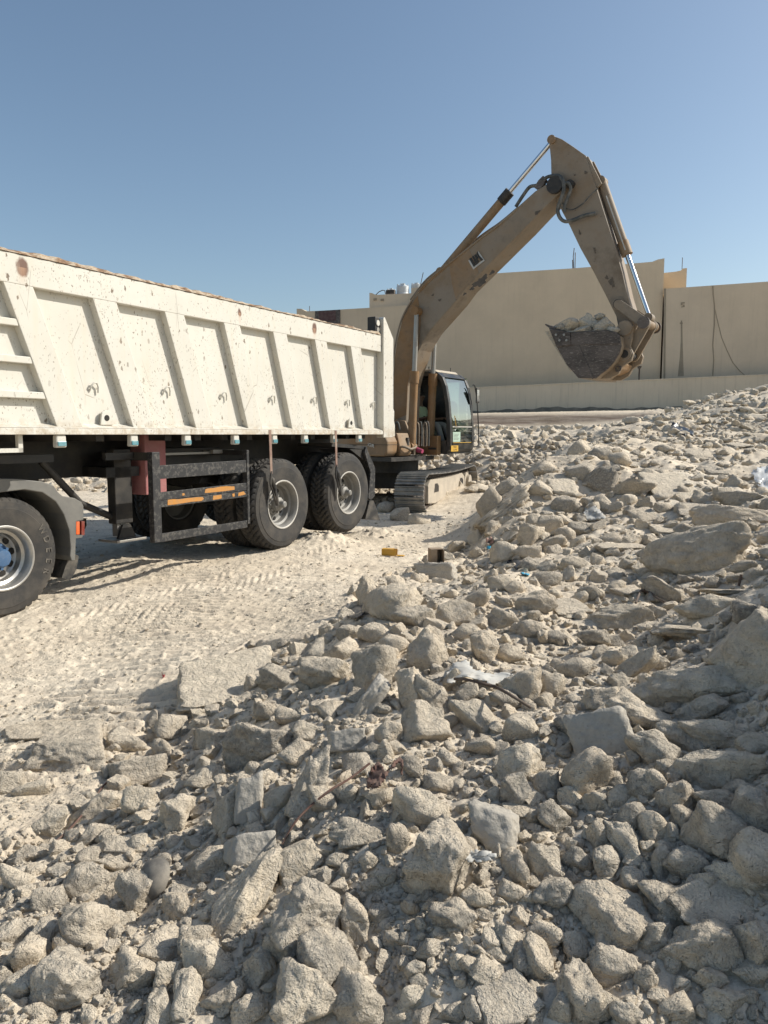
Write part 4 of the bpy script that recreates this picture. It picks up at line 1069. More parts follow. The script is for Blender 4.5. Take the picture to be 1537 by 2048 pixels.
c = t.mix(t.ramp(n, [(.38, 0.0), (.6, .8)]), (.055, .043, .036), (.13, .105, .09)); c = t.mix(t.ramp(n2, [(.54, 0.0), (.66, .75)]), c, (.34, .30, .26))
M['steel_dark'] = t.done(c, .55, .2, t.bump(n2, .3, .01))
M['grease'] = simple('greasy_black', (.02, .018, .016), .6, 0, .4, (.12, .1, .08), 9)
M['smear'] = simple('oily_smear', (.075, .058, .042), .6, 0, .7, (.17, .135, .10), 7)
M['hose'] = simple('dusty_hose', (.06, .065, .062), .7, 0, .8, (.24, .225, .20), 7)
M['shoe'] = simple('worn_track_shoe', (.22, .22, .21), .55, .5, .95, (.42, .38, .33), 6)
M['cabk'] = simple('charcoal_cab_paint', (.022, .023, .022), .4, 0, .35, (.2, .17, .13), 6)
M['dusty_roof'] = simple('dusty_roof_skin', (.42, .37, .30), .9, 0, .8, (.55, .48, .38), 4)
M['dull_chrome'] = simple('dusty_chromed_rod', (.34, .33, .31), .4, .7, .5, (.36, .32, .27), 5)
M['magenta'] = simple('pink_cap', (.42, .06, .14), .5, 0, .3)
M['seat'] = simple('grey_seat_cloth', (.16, .16, .15), .9, 0, .5)
M['yellow'] = simple('yellow_plate', (.62, .36, .04), .5, 0, .2)
M['ink'] = simple('black_ink', (.03, .025, .02), .6, 0, .1)
M['paper'] = simple('pale_green_paper', (.42, .55, .45), .7, 0, .1)
t = NT('tinted_cab_glass'); gl = t.n('ShaderNodeBsdfGlossy'); gl.inputs['Roughness'].default_value = .02; gl.inputs['Color'].default_value = (.9, .95, .92, 1)
tp = t.n('ShaderNodeBsdfTransparent'); tp.inputs[0].default_value = (.50, .62, .55, 1); fr = t.n('ShaderNodeFresnel'); fr.inputs[0].default_value = 1.5
mx = t.n('ShaderNodeMixShader'); t.l(t.math('ADD', t.math('MULTIPLY', fr.outputs[0], 1.0), .26, True), mx.inputs[0]); t.l(tp.outputs[0], mx.inputs[1]); t.l(gl.outputs[0], mx.inputs[2]); t.l(mx.outputs[0], t.o.inputs[0]); M['glass'] = t.m
XF = Frame(.4327, 16.31, .8235, -.5673)
ex = empty('excavator', (XF.o[0], XF.o[1], 0), XF.rot, 'dusty tan tracked excavator with raised boom and a bucket full of rocks', 'excavator')
def XP(L, y): return [XF.at(u, v, y) for u, v in L]
BH = .27
up_ = [(1113, 364), (1106.5, 366.7), (1091.6, 369), (1070.6, 382), (1037.7, 411.6), (998.8, 444.5), (959.9, 475), (900, 527), (857, 562), (837.6, 584), (820.5, 608), (806, 634), (795, 677), (789, 716), (786, 762), (785, 804), (788, 850)]
lo_ = [(800, 862), (812, 845), (815.7, 772), (823, 742), (830.3, 722), (838, 700), (847.4, 682), (860, 662), (876.7, 643), (911, 604), (930, 578), (989.8, 518), (1049.6, 458), (1085, 420), (1109.5, 396), (1122, 385), (1126, 374), (1122, 365)]
bp = XP(up_ + lo_, -BH)
bo = MB().prism(bp, -BH, BH).build('boom', M['dig_dusty'], ex, bevel=.02)
# ochre repainted patches, thin plates welded on the side of the boom
for L, mm in (([(899, 530), (938, 496), (958, 545), (934, 571), (912, 598), (905, 570)], 'dig'), ([(806, 640), (818, 616), (836, 592), (842, 640), (838, 690), (826, 726), (816, 765), (813, 830), (790, 840), (788, 790), (790, 716), (796, 680)], 'dig_orange')):
    MB().prism(XP(L, -BH - .006), -BH - .006, -BH - .001).build('side_plate', M[mm], bo)
MB().prism(XP([(905, 526), (900, 530), (860, 564), (840, 586), (838, 581), (858, 558), (898, 522)], -BH), -BH - .01, BH + .01).build('top_flange', M['dig'], bo)
# emblem: dark letters on a small pale plate
el = XP([(938, 521), (958, 505), (969, 520), (947, 539)], -BH - .012)
MB().prism(XP([(937, 521), (947, 539), (970, 521), (957, 502), (956, 506), (966, 520), (948, 534), (940, 520)], -BH - .012), -BH - .014, -BH - .008).build('emblem_frame', M['rim_edge'], bo)
for L in ([(939, 518), (943, 515), (952, 530), (948, 534)], [(944.5, 513.5), (947, 511.5), (951.5, 519), (956.5, 526), (953, 529.5)], [(949, 510.5), (952, 508), (957, 516), (955, 518), (958.5, 522.5), (956, 524.5)], [(953.5, 507), (956, 503), (959, 511), (967.5, 519.5), (963, 522), (958.5, 516)]):
    MB().prism(XP(L, -BH - .014), -BH - .018, -BH - .007).build('emblem_letter', M['grease'], bo)
def blotch(cu, cv, ru, rv, ang_, y, par, sd_):
    r_ = np.random.default_rng(sd_); P_ = []
    for i in range(28):
        a_ = 2 * math.pi * i / 28; q = 1 + .22 * math.sin(3 * a_ + sd_) + .15 * math.sin(7 * a_ + 2 * sd_) + r_.uniform(-.10, .10)
        x_ = ru * q * math.cos(a_); y_ = rv * q * math.sin(a_); c_, s__ = math.cos(R(ang_)), math.sin(R(ang_)); P_.append((cu + x_ * c_ - y_ * s__, cv + x_ * s__ + y_ * c_))
    MB().prism(XP(P_, y), y - .003, y + .002).build('grease_patch', M['smear'], par)
for k_, (cu, cv, ru, rv) in enumerate(((962, 563, 17, 7), (945, 577, 5, 3), (985, 545, 6, 3), (930, 588, 4, 2), (1075, 425, 6, 3), (880, 600, 3, 2), (866, 590, 2.5, 1.5))): blotch(cu, cv, ru, rv, -38, -BH - .004, bo, 3 + k_)
x_, z_ = XF.at(1112, 371, -BH)
MB().cyl((x_, -.34, z_), (x_, .34, z_), .155, n=32).build('boom_tip_boss', M['grease'], bo, 40)
# pipes on top of the boom
def xp3(u, v, y): a, b = XF.at(u, v, y); return (a, y, b)
MB().tube(smooth_pts([xp3(1032, 414, -.2), xp3(1046, 392, -.2), xp3(1060, 374, -.2), xp3(1075, 370, -.2), xp3(1092, 356, -.22), xp3(1104, 352, -.24), xp3(1118, 352, -.30), xp3(1127, 362, -.34), xp3(1128, 380, -.35), xp3(1122, 400, -.35), xp3(1116, 420, -.33), xp3(1121, 436, -.33), xp3(1132, 443, -.32), xp3(1150, 439, -.30), xp3(1170, 431, -.28), xp3(1192, 427, -.26)]), .034, 8).build('boom_hose', M['hose'], bo, 60)
MB().tube(smooth_pts([xp3(1122, 372, -.3), xp3(1136, 366, -.32), xp3(1142, 378, -.3), xp3(1136, 395, -.3), xp3(1130, 412, -.31), xp3(1130, 424, -.3)]), .03, 8).build('boom_hose', M['hose'], bo, 60)
MB().tube(smooth_pts([xp3(1126, 405, -.24), xp3(1130, 415, -.25), xp3(1145, 419, -.25), xp3(1165, 408, -.25), xp3(1180, 392, -.25), xp3(1196, 377, -.25)]), .011, 6).build('boom_hose', M['hose'], bo, 60)
x_, z_ = XF.at(1141, 368, -.26); MB().cyl((x_, -.30, z_), (x_, .3, z_), .07, n=20).build('pin', M['grease'], bo, 40)
x_, z_ = XF.at(1077, 369, -.2); MB().prism(XP([(1070, 376), (1078, 362), (1088, 352), (1094, 360), (1088, 372), (1078, 382)], -.2), -.24, -.14).build('hose_clamp', M['steel_dark'], bo, bevel=.01)
MB().tube(smooth_pts([xp3(1036, 416, -.27), xp3(1000, 448, -.28), xp3(960, 478, -.28), xp3(905, 522, -.28), xp3(855, 562, -.28), xp3(822, 604, -.28), xp3(800, 650, -.28), xp3(787, 720, -.28), xp3(782, 800, -.28)]), .02, 8).build('boom_pipe', M['dig_dusty'], bo, 60)
MB().tube(smooth_pts([xp3(1036, 416, .2), xp3(1000, 446, .2), xp3(960, 474, .2), xp3(905, 520, .2), xp3(855, 558, .2), xp3(822, 600, .2)]), .025, 8).build('boom_pipe', M['dig_dusty'], bo, 60)
# stick
SH = .19
le = [(1100, 276), (1106.5, 272.4), (1114, 274), (1124.5, 278.4), (1148, 294), (1172.4, 311.4), (1176, 322), (1180, 337), (1187, 356), (1194, 377), (1203, 406), (1214.3, 441.6), (1232.2, 498.4), (1245, 545), (1256, 592), (1262, 612), (1268, 630), (1270, 648), (1264, 664), (1252, 671), (1241, 667), (1236, 650)]
ri = [(1232.5, 632), (1210.4, 588), (1186, 541), (1160.4, 495.4), (1139.4, 451), (1125, 424), (1112, 398), (1104, 375), (1102.5, 345), (1102, 320), (1100, 300), (1098, 285)]
sk = MB().prism(XP(le + ri, -SH), -SH, SH).build('stick', M['dig_dusty'], ex, bevel=.015)
x_, z_ = XF.at(1106.3, 281.5, -SH)
MB().cyl((x_, -SH - .03, z_), (x_, SH + .03, z_), .055, n=24).build('pin', M['dig'], sk, 40)
MB().prism(XP([(1176, 322), (1183, 318), (1200, 352), (1210, 372), (1202, 380), (1192, 372)], 0), -.17, -.13).build('cylinder_lug', M['dig_dusty'], sk, bevel=.006)
MB().prism(XP([(1176, 322), (1183, 318), (1200, 352), (1210, 372), (1202, 380), (1192, 372)], 0), .13, .17).build('cylinder_lug', M['dig_dusty'], sk, bevel=.006)
for k_, (cu, cv, ru, rv) in enumerate(((1224, 565, 5, 9), (1214, 555, 3, 4), (1160, 465, 2, 5), (1172, 345, 3, 3), (1150, 350, 2, 1.5), (1190, 500, 2, 6))): blotch(cu, cv, ru, rv, -15, -SH - .004, sk, 23 + k_)
for (u, v, r_) in ((1237.5, 608.6, .085), (1251.5, 657, .105)):
    x_, z_ = XF.at(u, v, -SH); MB().cyl((x_, -SH - .035, z_), (x_, SH + .035, z_), r_ * 1.35, n=28).build('pin_boss', M['dig_dusty'], sk, 40); MB().cyl((x_, -SH - .045, z_), (x_, SH + .045, z_), r_, n=28).build('pin', M['grease'], sk, 40)
# cylinders
def cylinder(name, A_, B_, y, rb, rr_, split, m='dig', cap='grease', yA=None):
    a = Vector((A_[0], y, A_[1])); b = Vector((B_[0], y, B_[1])); s_ = a.lerp(b, split)
    e = MB().cyl(a, s_, rb, n=28).build(name, M[m], ex, 40); d = (b - a).normalized()
    MB().cyl(s_ - d * .22, s_ + d * .03, rb * 1.18, n=28).build('cylinder_head', M[cap], e, 40)
    MB().cyl(s_, b, rr_, n=24).build('rod', M['dull_chrome'] if name == 'boom_cylinder' else M['chrome'], e, 40)
    MB().cyl(b - Vector((0, rb * 1.1, 0)), b + Vector((0, rb * 1.1, 0)), rr_ * 1.7, n=24).build('rod_eye', M[m], e, 40)
    MB().cyl(a - Vector((0, rb * 1.1, 0)), a + Vector((0, rb * 1.1, 0)), rb * 1.05, n=24).build('base_eye', M[m], e, 40)
    return e
cylinder('stick_cylinder', XF.at(884, 545, 0), XF.at(1106.3, 281.5, 0), 0, .088, .045, .63, 'dig')
cylinder('bucket_cylinder', XF.at(1204, 364, 0), XF.at(1299, 636, 0), 0, .085, .046, .53, 'dig_dusty', 'dig')
MB().tube([xp3(1213, 392, -.12), xp3(1230, 440, -.12), xp3(1251, 500, -.12)], .012, 6).build('cylinder_pipe', M['rim_edge'], ex, 60)
x_, z_ = XF.at(834, 622, -BH); xb, zb = XF.at(821.5, 893, -.42); e = cylinder('boom_cylinder', (xb, zb), XF.at(834, 622, -.38), -.38, .085, .05, .55, 'dig_orange', 'dig_orange')
xb2, zb2 = xb, zb; e2 = cylinder('boom_cylinder', (xb2, zb2), XF.at(834, 622, -.38), .38, .085, .05, .55, 'dig_orange', 'dig_orange')
MB().cyl((x_, -.46, z_), (x_, .46, z_), .06, n=24).build('boom_cylinder_pin', M['dig'], bo, 40)
# tipping link
LKP = XF.at(1290, 646, -.27); BKP = XF.at(1252.4, 709, -.27); STP = XF.at(1237.5, 608.6, -.27)
def bar(A_, B_, y0, y1, wa, wb, nm, m='dig_dusty', par=None):
    a = Vector((A_[0], A_[1])); b = Vector((B_[0], B_[1])); d = (b - a).normalized(); n = Vector((-d.y, d.x))
    pa = [a + n * wa * math.cos(t_) - d * wa * math.sin(t_) for t_ in np.linspace(0, math.pi, 9)]; pb = [b - n * wb * math.cos(t_) + d * wb * math.sin(t_) for t_ in np.linspace(0, math.pi, 9)]
    return MB().prism([(p.x, p.y) for p in pa + pb], y0, y1).build(nm, M[m], par or ex, bevel=.006)
for s_ in (-1, 1):
    bar(STP, LKP, *((-.30, -.24) if s_ < 0 else (.24, .30)), .08, .09, 'idler_link', 'dig_dusty')
    bar(LKP, BKP, *((-.225, -.165) if s_ < 0 else (.165, .225)), .085, .10, 'bucket_link', 'dig_dusty')
MB().cyl((LKP[0], -.33, LKP[1]), (LKP[0], .40, LKP[1]), .075, n=24).build('link_pin', M['dig'], ex, 40)
for y_ in (-.345, .41): MB().cyl((LKP[0], y_ - .015, LKP[1]), (LKP[0], y_ + .015, LKP[1]), .105, n=28).build('link_pin_cap', M['steel_dark'], ex, 40)
MB().cyl((BKP[0], -.38, BKP[1]), (BKP[0], .38, BKP[1]), .07, n=24).build('link_pin', M['grease'], ex, 40)
# bucket
BW = .56
Lb = [(1098, 655), (1142, 664), (1178, 661.5), (1215, 660), (1233, 664), (1240, 672), (1243, 690), (1240, 704), (1230, 722), (1216, 738), (1200, 750), (1192, 757), (1157, 756), (1135, 731), (1113, 693)]
side_ = XP(Lb, -BW); bk_ = empty('bucket', (0, 0, 0), 0, None, None); bk_.parent = ex
MB().prism(side_, -BW, -BW + .035).build('side_wall', M['steel_dark'], bk_, bevel=.006); MB().prism(side_, BW - .035, BW).build('side_wall', M['steel_dark'], bk_, bevel=.006)
# curved shell: lip, floor and back
sh = side_[5:] + [side_[0]]; inn = []
cx = sum(p[0] for p in side_) / len(side_); cz = sum(p[1] for p in side_) / len(side_)
inn = [(p[0] + (cx - p[0]) * .055, p[1] + (cz - p[1]) * .055) for p in sh]
MB().prism(sh + inn[::-1], -BW + .036, BW - .036).build('shell', M['dig_dusty'], bk_, 30)
st2 = XP([(1143, 666), (1215, 661), (1232, 668), (1240, 688), (1142, 690)], -BW - .004); MB().prism(st2, -BW - .014, -BW - .001).build('side_cutter', M['steel_dark'], bk_, bevel=.004)
st2 = XP([(1099, 657), (1141, 665), (1143, 690), (1116, 694)], -BW - .004); MB().prism(st2, -BW - .028, -BW - .001).build('side_cutter', M['steel_dark'], bk_, bevel=.006)
for (u, v) in ((1114, 670), (1130, 670), (1121, 681), (1135, 681)):
    x_, z_ = XF.at(u, v, -BW); MB().cyl((x_, -BW - .045, z_), (x_, -BW - .029, z_), .022, n=10).build('bolt', M['grey_metal'], bk_)
a = XF.at(1157, 690, -BW); b_ = XF.at(1186, 756, -BW); bar(a, b_, -BW - .012, -BW - .001, .018, .018, 'weld_strip', 'steel_dark', bk_)
a = XF.at(1100, 659, -BW)
for i in range(5):
    y_ = -BW + .06 + i * (2 * BW - .12) / 4; px, pz = XF.at(1094, 651, -BW); hx, hz = a
    MB().add([(hx + .10, y_ - .06, hz - .06), (hx + .10, y_ + .06, hz - .06), (hx + .11, y_ + .06, hz + .03), (hx + .11, y_ - .06, hz + .03), (px - .05, y_ - .035, pz + .02), (px - .05, y_ + .035, pz + .02), (px - .04, y_ + .035, pz + .04), (px - .04, y_ - .035, pz + .04)],
        [(0, 1, 2, 3), (7, 6, 5, 4), (0, 4, 5, 1), (1, 5, 6, 2), (2, 6, 7, 3), (3, 7, 4, 0)]).build('tooth', M['steel_dark'], bk_, bevel=.008)
for y_ in ((-.34, -.27), (.27, .34)):
    ear = XP([(1232, 662), (1240, 644), (1256, 641), (1268, 652), (1266, 676), (1262, 692), (1268, 708), (1264, 722), (1254, 728), (1246, 734), (1238, 748), (1222, 757), (1196, 758), (1212, 740), (1226, 724), (1232, 708), (1236, 690)], -.31)
    MB().prism(ear, *y_).build('hinge_ear', M['dig_dusty'], bk_, bevel=.01)
for (P_, rr_) in ((BKP, .12), (XF.at(1251.5, 657, -.3), .13)):
    for y_ in (-.37, .34): MB().cyl((P_[0], y_, P_[1]), (P_[0], y_ + .03, P_[1]), rr_, n=26).build('ear_ring', M['dig_dusty'], bk_, 40)
a = XF.at(1240, 740, -.1); MB().lathe([(.045 + .013 * math.cos(q), .013 * math.sin(q)) for q in np.linspace(0, 2 * math.pi, 9)], (a[0] + .05, -.36, a[1] - .0), n=18).build('lifting_ring', M['steel_dark'], bk_, 60)
a = XF.at(1243, 737, 0); MB().prism([(a[0] - .10, a[1] - .12), (a[0] + .08, a[1] - .04), (a[0] + .13, a[1] + .06), (a[0] + .05, a[1] + .12), (a[0] - .06, a[1] + .02)], -.262, .262).build('back_wrapper', M['dig'], bk_, bevel=.02)
# upper structure
ub = MB().prism([(-3.9, 1.0), (-3.9, 2.2), (-3.75, 2.35), (-1.1, 2.35), (-1.0, 2.25), (-1.0, 1.0)], -1.32, 1.32).build('engine_house', M['dig'], ex, bevel=.03)
MB().prism([(-4.35, .95), (-4.35, 2.0), (-4.2, 2.15), (-3.92, 2.15), (-3.92, .95)], -1.36, 1.36).build('counterweight', M['dig'], ex, bevel=.08)
MB().cyl((-2.6, -.6, 2.35), (-2.6, -.6, 2.75), .06, n=16).build('exhaust', M['grease'], ex, 40)
MB().box(-3.9, .55, -1.30, .38, .90, .985).build('deck', M['grease'], ex)
MB().cyl((-.35, 0, .62), (-.35, 0, .90), .62, n=48).build('slew_ring', M['grease'], ex, 40)
# right hand boxes with raised lettering
fr_ = MB().prism([(-.98, 1.0), (.40, 1.0), (.47, 1.08), (.47, 1.30), (.38, 1.465), (-.98, 1.465)], -1.33, -.95).build('right_side_cover', M['dig'], ex, bevel=.035)
MB().prism([(-.98, 1.235), (.475, 1.235), (.475, 1.243), (-.98, 1.243)], -1.336, -.94).build('cover_seam', M['grease'], fr_)
st_ = MB().prism([(-.6, 1.0), (.50, 1.0), (.53, 1.06), (.51, 1.22), (.44, 1.475), (-.6, 1.475)], -.935, -.50).build('step_box', M['dig'], ex, bevel=.025)
for z_, hh_ in ((1.30, .035), (1.36, .02), (1.24, .02)): MB().box(.47, .515, -.64, -.57, z_ - hh_, z_ + hh_).build('step_grip', M['grease'], st_)
MB().tube([(.53, -.9, 1.20), (.60, -.86, 1.19), (.63, -.7, 1.14), (.64, -.56, 1.17), (.62, -.48, 1.20), (.56, -.46, 1.16), (.56, -.47, 1.02)], .028, 8).build('step_bar', M['dig_dusty'], ex, 60)
me = text_mesh('REGR', .105, M['rim_edge'], 'cover_letters', .002, .002)
x_, z_ = XF.at(738, 889.5, -1.33); o = bpy.data.objects.new('cover_letters', me); sc.collection.objects.link(o); o.parent = fr_; o.matrix_local = Matrix(((1.35, .35, 0, min(x_, .05)), (0, 0, -1, -1.335), (0, .8, 0, z_), (0, 0, 0, 1)))
# cab
cab = empty('cab', (0, 0, 0), 0, None, None); cab.parent = ex
C0, C1 = .40, 1.50
prof = [(.86, 1.06), (.93, 1.12), (.95, 1.3), (.935, 1.7), (.89, 2.15), (.82, 2.5), (.74, 2.68), (.60, 2.79), (.40, 2.82)]
def pillar(pts_, y0, y1, wd, nm='pillar'):
    inner_ = []
    for i, p in enumerate(pts_):
        a = Vector(pts_[max(i - 1, 0)]); b = Vector(pts_[min(i + 1, len(pts_) - 1)]); d = (b - a).normalized(); inner_.append((p[0] - d.y * wd, p[1] + d.x * wd))
    return MB().prism(list(pts_) + inner_[::-1], y0, y1).build(nm, M['cabk'], cab, bevel=.015)
pillar(prof, C0, C0 + .10, .10); pillar(prof, C1 - .10, C1, .10)
MB().prism([(.40, 2.82), (.58, 2.795), (.72, 2.69), (.64, 2.66), (.5, 2.74), (.35, 2.755), (-.85, 2.755), (-.85, 2.82)], C0 + .101, C1 - .101).build('roof_frame', M['cabk'], cab)
MB().prism([(-.88, 2.822), (.42, 2.823), (.56, 2.80), (.50, 2.86), (.38, 2.88), (-.86, 2.88)], C0 + .06, C1 - .06).build('roof', M['dusty_roof'], cab, bevel=.025)
MB().prism([(.85, 1.05), (.935, 1.12), (.955, 1.25), (.91, 1.25), (.89, 1.13), (.82, 1.10)], C0 + .101, C1 - .101).build('front_skirt', M['cabk'], cab)
MB().box(-.88, .86, C0, C1, 1.02, 1.055).build('floor', M['cabk'], cab)
for y0, y1 in ((C0, C0 + .06), (C1 - .06, C1)):
    MB().box(-.88, -.78, y0, y1, 1.056, 2.82).build('pillar', M['cabk'], cab, bevel=.01); MB().box(-.779, .40, y0, y1, 2.72, 2.82).build('roof_rail', M['cabk'], cab, bevel=.01)
MB().prism([(-.779, 1.056), (.84, 1.056), (.84, 1.32), (.55, 1.30), (.30, 1.36), (.15, 1.5), (-.779, 1.5)], C0, C0 + .05).build('lower_side_panel', M['cabk'], cab)
MB().box(-.779, .84, C1 - .05, C1, 1.056, 1.45).build('lower_door_panel', M['cabk'], cab)
MB().box(-.88, -.84, C0 + .06, C1 - .06, 1.056, 2.8).build('rear_wall', M['cabk'], cab)
def glass(pts_, y0, y1, nm):
    q = [(p[0] - .012, y0, p[1]) for p in pts_] + [(p[0] - .012, y1, p[1]) for p in pts_]; n = len(pts_)
    MB().add(q, [(i, i + 1, i + 1 + n, i + n) for i in range(n - 1)]).build(nm, M['glass'], cab, 60)
glass([(.944, 1.27), (.950, 1.4), (.944, 1.605)], C0 + .10, C1 - .10, 'lower_windscreen'); glass([(.938, 1.625), (.925, 1.85), (.885, 2.15), (.825, 2.46), (.745, 2.655)], C0 + .10, C1 - .10, 'windscreen')
MB().box(.90, .945, C0 + .101, C1 - .101, 1.603, 1.628).build('windscreen_bar', M['rim_edge'], cab)
MB().box(.25, .75, C1 - .03, C1 - .024, 1.451, 2.719).build('door_glass', M['glass'], cab); MB().box(-.779, .248, C1 - .035, C1 - .02, 1.451, 2.719).build('opaque_door_pane', M['cabk'], cab)  # opaque pane in cab paint closes off the view through the door
MB().box(.9, .955, C0 + .12, C1 - .15, 1.262, 1.272).build('windscreen_trim', M['yellow'], cab)
MB().box(.935, .939, C0 + .13, C0 + .46, 1.285, 1.50).build('window_notice', M['paper'], cab)
n_ = MB()
for i in range(5): n_.box(.9395, .941, C0 + .16, C0 + .40 - .03 * (i % 3), 1.45 - i * .03, 1.457 - i * .03)
n_.build('notice_print', M['ink'], cab)
MB().tube([(.96, C0 + .22, 1.62), (.955, C0 + .16, 1.85)], .009, 6).build('wiper', M['yellow'], cab); MB().tube([(.96, C0 + .30, 1.62), (.958, C0 + .20, 1.80)], .006, 6).build('wiper', M['grease'], cab)
# number plate with two lines of characters
pl = MB().box(.945, .957, C0 + .02, C0 + .34, 1.075, 1.205).build('number_plate', M['yellow'], cab, bevel=.003)
for s_, z_ in (('T 0 8 I', 1.170), ('1 5 9 V', 1.11)):
    me = text_mesh(s_, .06, M['ink'], 'plate_characters', .001); o = bpy.data.objects.new('plate_characters', me); sc.collection.objects.link(o); o.parent = pl
    o.matrix_local = Matrix(((0, 0, 1, .9585), (1, 0, 0, C0 + .18), (0, 1, 0, z_), (0, 0, 0, 1)))
# mirror on a long bent rail
MB().tube(smooth_pts([(.93, C1, 1.18), (.98, C1 + .10, 1.18), (.99, C1 + .14, 1.35), (.96, C1 + .11, 2.1), (.92, C1 + .06, 2.52), (.90, C1 + .0, 2.56)]), .014, 6).build('mirror_rail', M['grease'], cab, 60)
MB().box(.955, .985, C1 + .03, C1 + .16, 2.16, 2.50).build('mirror', M['grease'], cab, bevel=.012)
MB().box(.9855, .988, C1 + .045, C1 + .145, 2.2, 2.46).build('mirror_glass', M['chrome'], cab)
for x_ in (.35,): MB().tube([(x_, C0 + .07, 2.88), (x_, C0 + .07, 2.93)], .012, 6).build('roof_bracket', M['cabk'], cab); MB().tube([(x_, C1 - .07, 2.88), (x_, C1 - .07, 2.97)], .008, 6).build('roof_bracket', M['cabk'], cab)
se = MB().box(-.35, .18, .72, 1.22, 1.42, 1.56).build('driver_seat', M['seat'], cab, bevel=.04); MB().prism([(-.35, 1.56), (-.23, 1.56), (-.33, 2.30), (-.46, 2.30)], .74, 1.20).build('backrest', M['seat'], se, bevel=.04)
MB().box(-.3, .15, .8, 1.15, 1.056, 1.42).build('seat_base', M['cabk'], se)
for y_ in (.60, 1.32): MB().box(-.45, .15, y_ - .08, y_ + .08, 1.45, 1.66).build('console', M['cabk'], cab, bevel=.02); MB().tube([(.12, y_, 1.66), (.16, y_, 1.86)], [.014, .022], 8).build('joystick', M['grease'], cab)
MB().box(-.6, .72, .22, .385, 1.0, 1.42).build('front_side_box', M['dig_orange'], ex, bevel=.01)
MB().box(.50, .70, .212, .219, 1.12, 1.16).build('box_slot', M['grease'], ex)
# looped hoses by the boom foot with pink caps
for i, (u, y_) in enumerate(((829, -.30), (834.5, -.25), (840, -.2), (850, -.05), (854.5, .0))):
    top = 845 + (i % 2) * 1.5; a = xp3(u - 3, 893, y_); b_ = xp3(u + 3.2, 892, y_)
    MB().tube(smooth_pts([a, xp3(u - 3.2, 860, y_), xp3(u - 1, top, y_), xp3(u + 2.5, top + 1, y_), xp3(u + 3.8, 862, y_), b_]), .017, 8).build('loop_hose', M['dig_dusty'] if i % 2 else M['hose'], ex, 60)
for (u, v) in ((830, 893), (840, 897)):
    p = xp3(u, v, -.28); MB().cyl((p[0] - .06, p[1], p[2] - .03), (p[0] + .07, p[1], p[2] - .06), .055, .045, n=18).build('hose_cap', M['magenta'], ex, 40)
MB().prism(XP([(783, 845), (797, 838), (812, 842), (822, 868), (786, 868)], -.30), -.34, -.28).build('boom_foot_bracket', M['dig'], ex, bevel=.01); MB().prism(XP([(783, 845), (797, 838), (812, 842), (822, 868), (786, 868)], -.30), .28, .34).build('boom_foot_bracket', M['dig'], ex, bevel=.01)
MB().tube(smooth_pts([xp3(790, 862, -.4), xp3(792, 846, -.4), xp3(797, 846, -.42), xp3(800, 860, -.42)]), .02, 8).build('loop_hose', M['hose'], ex, 60)
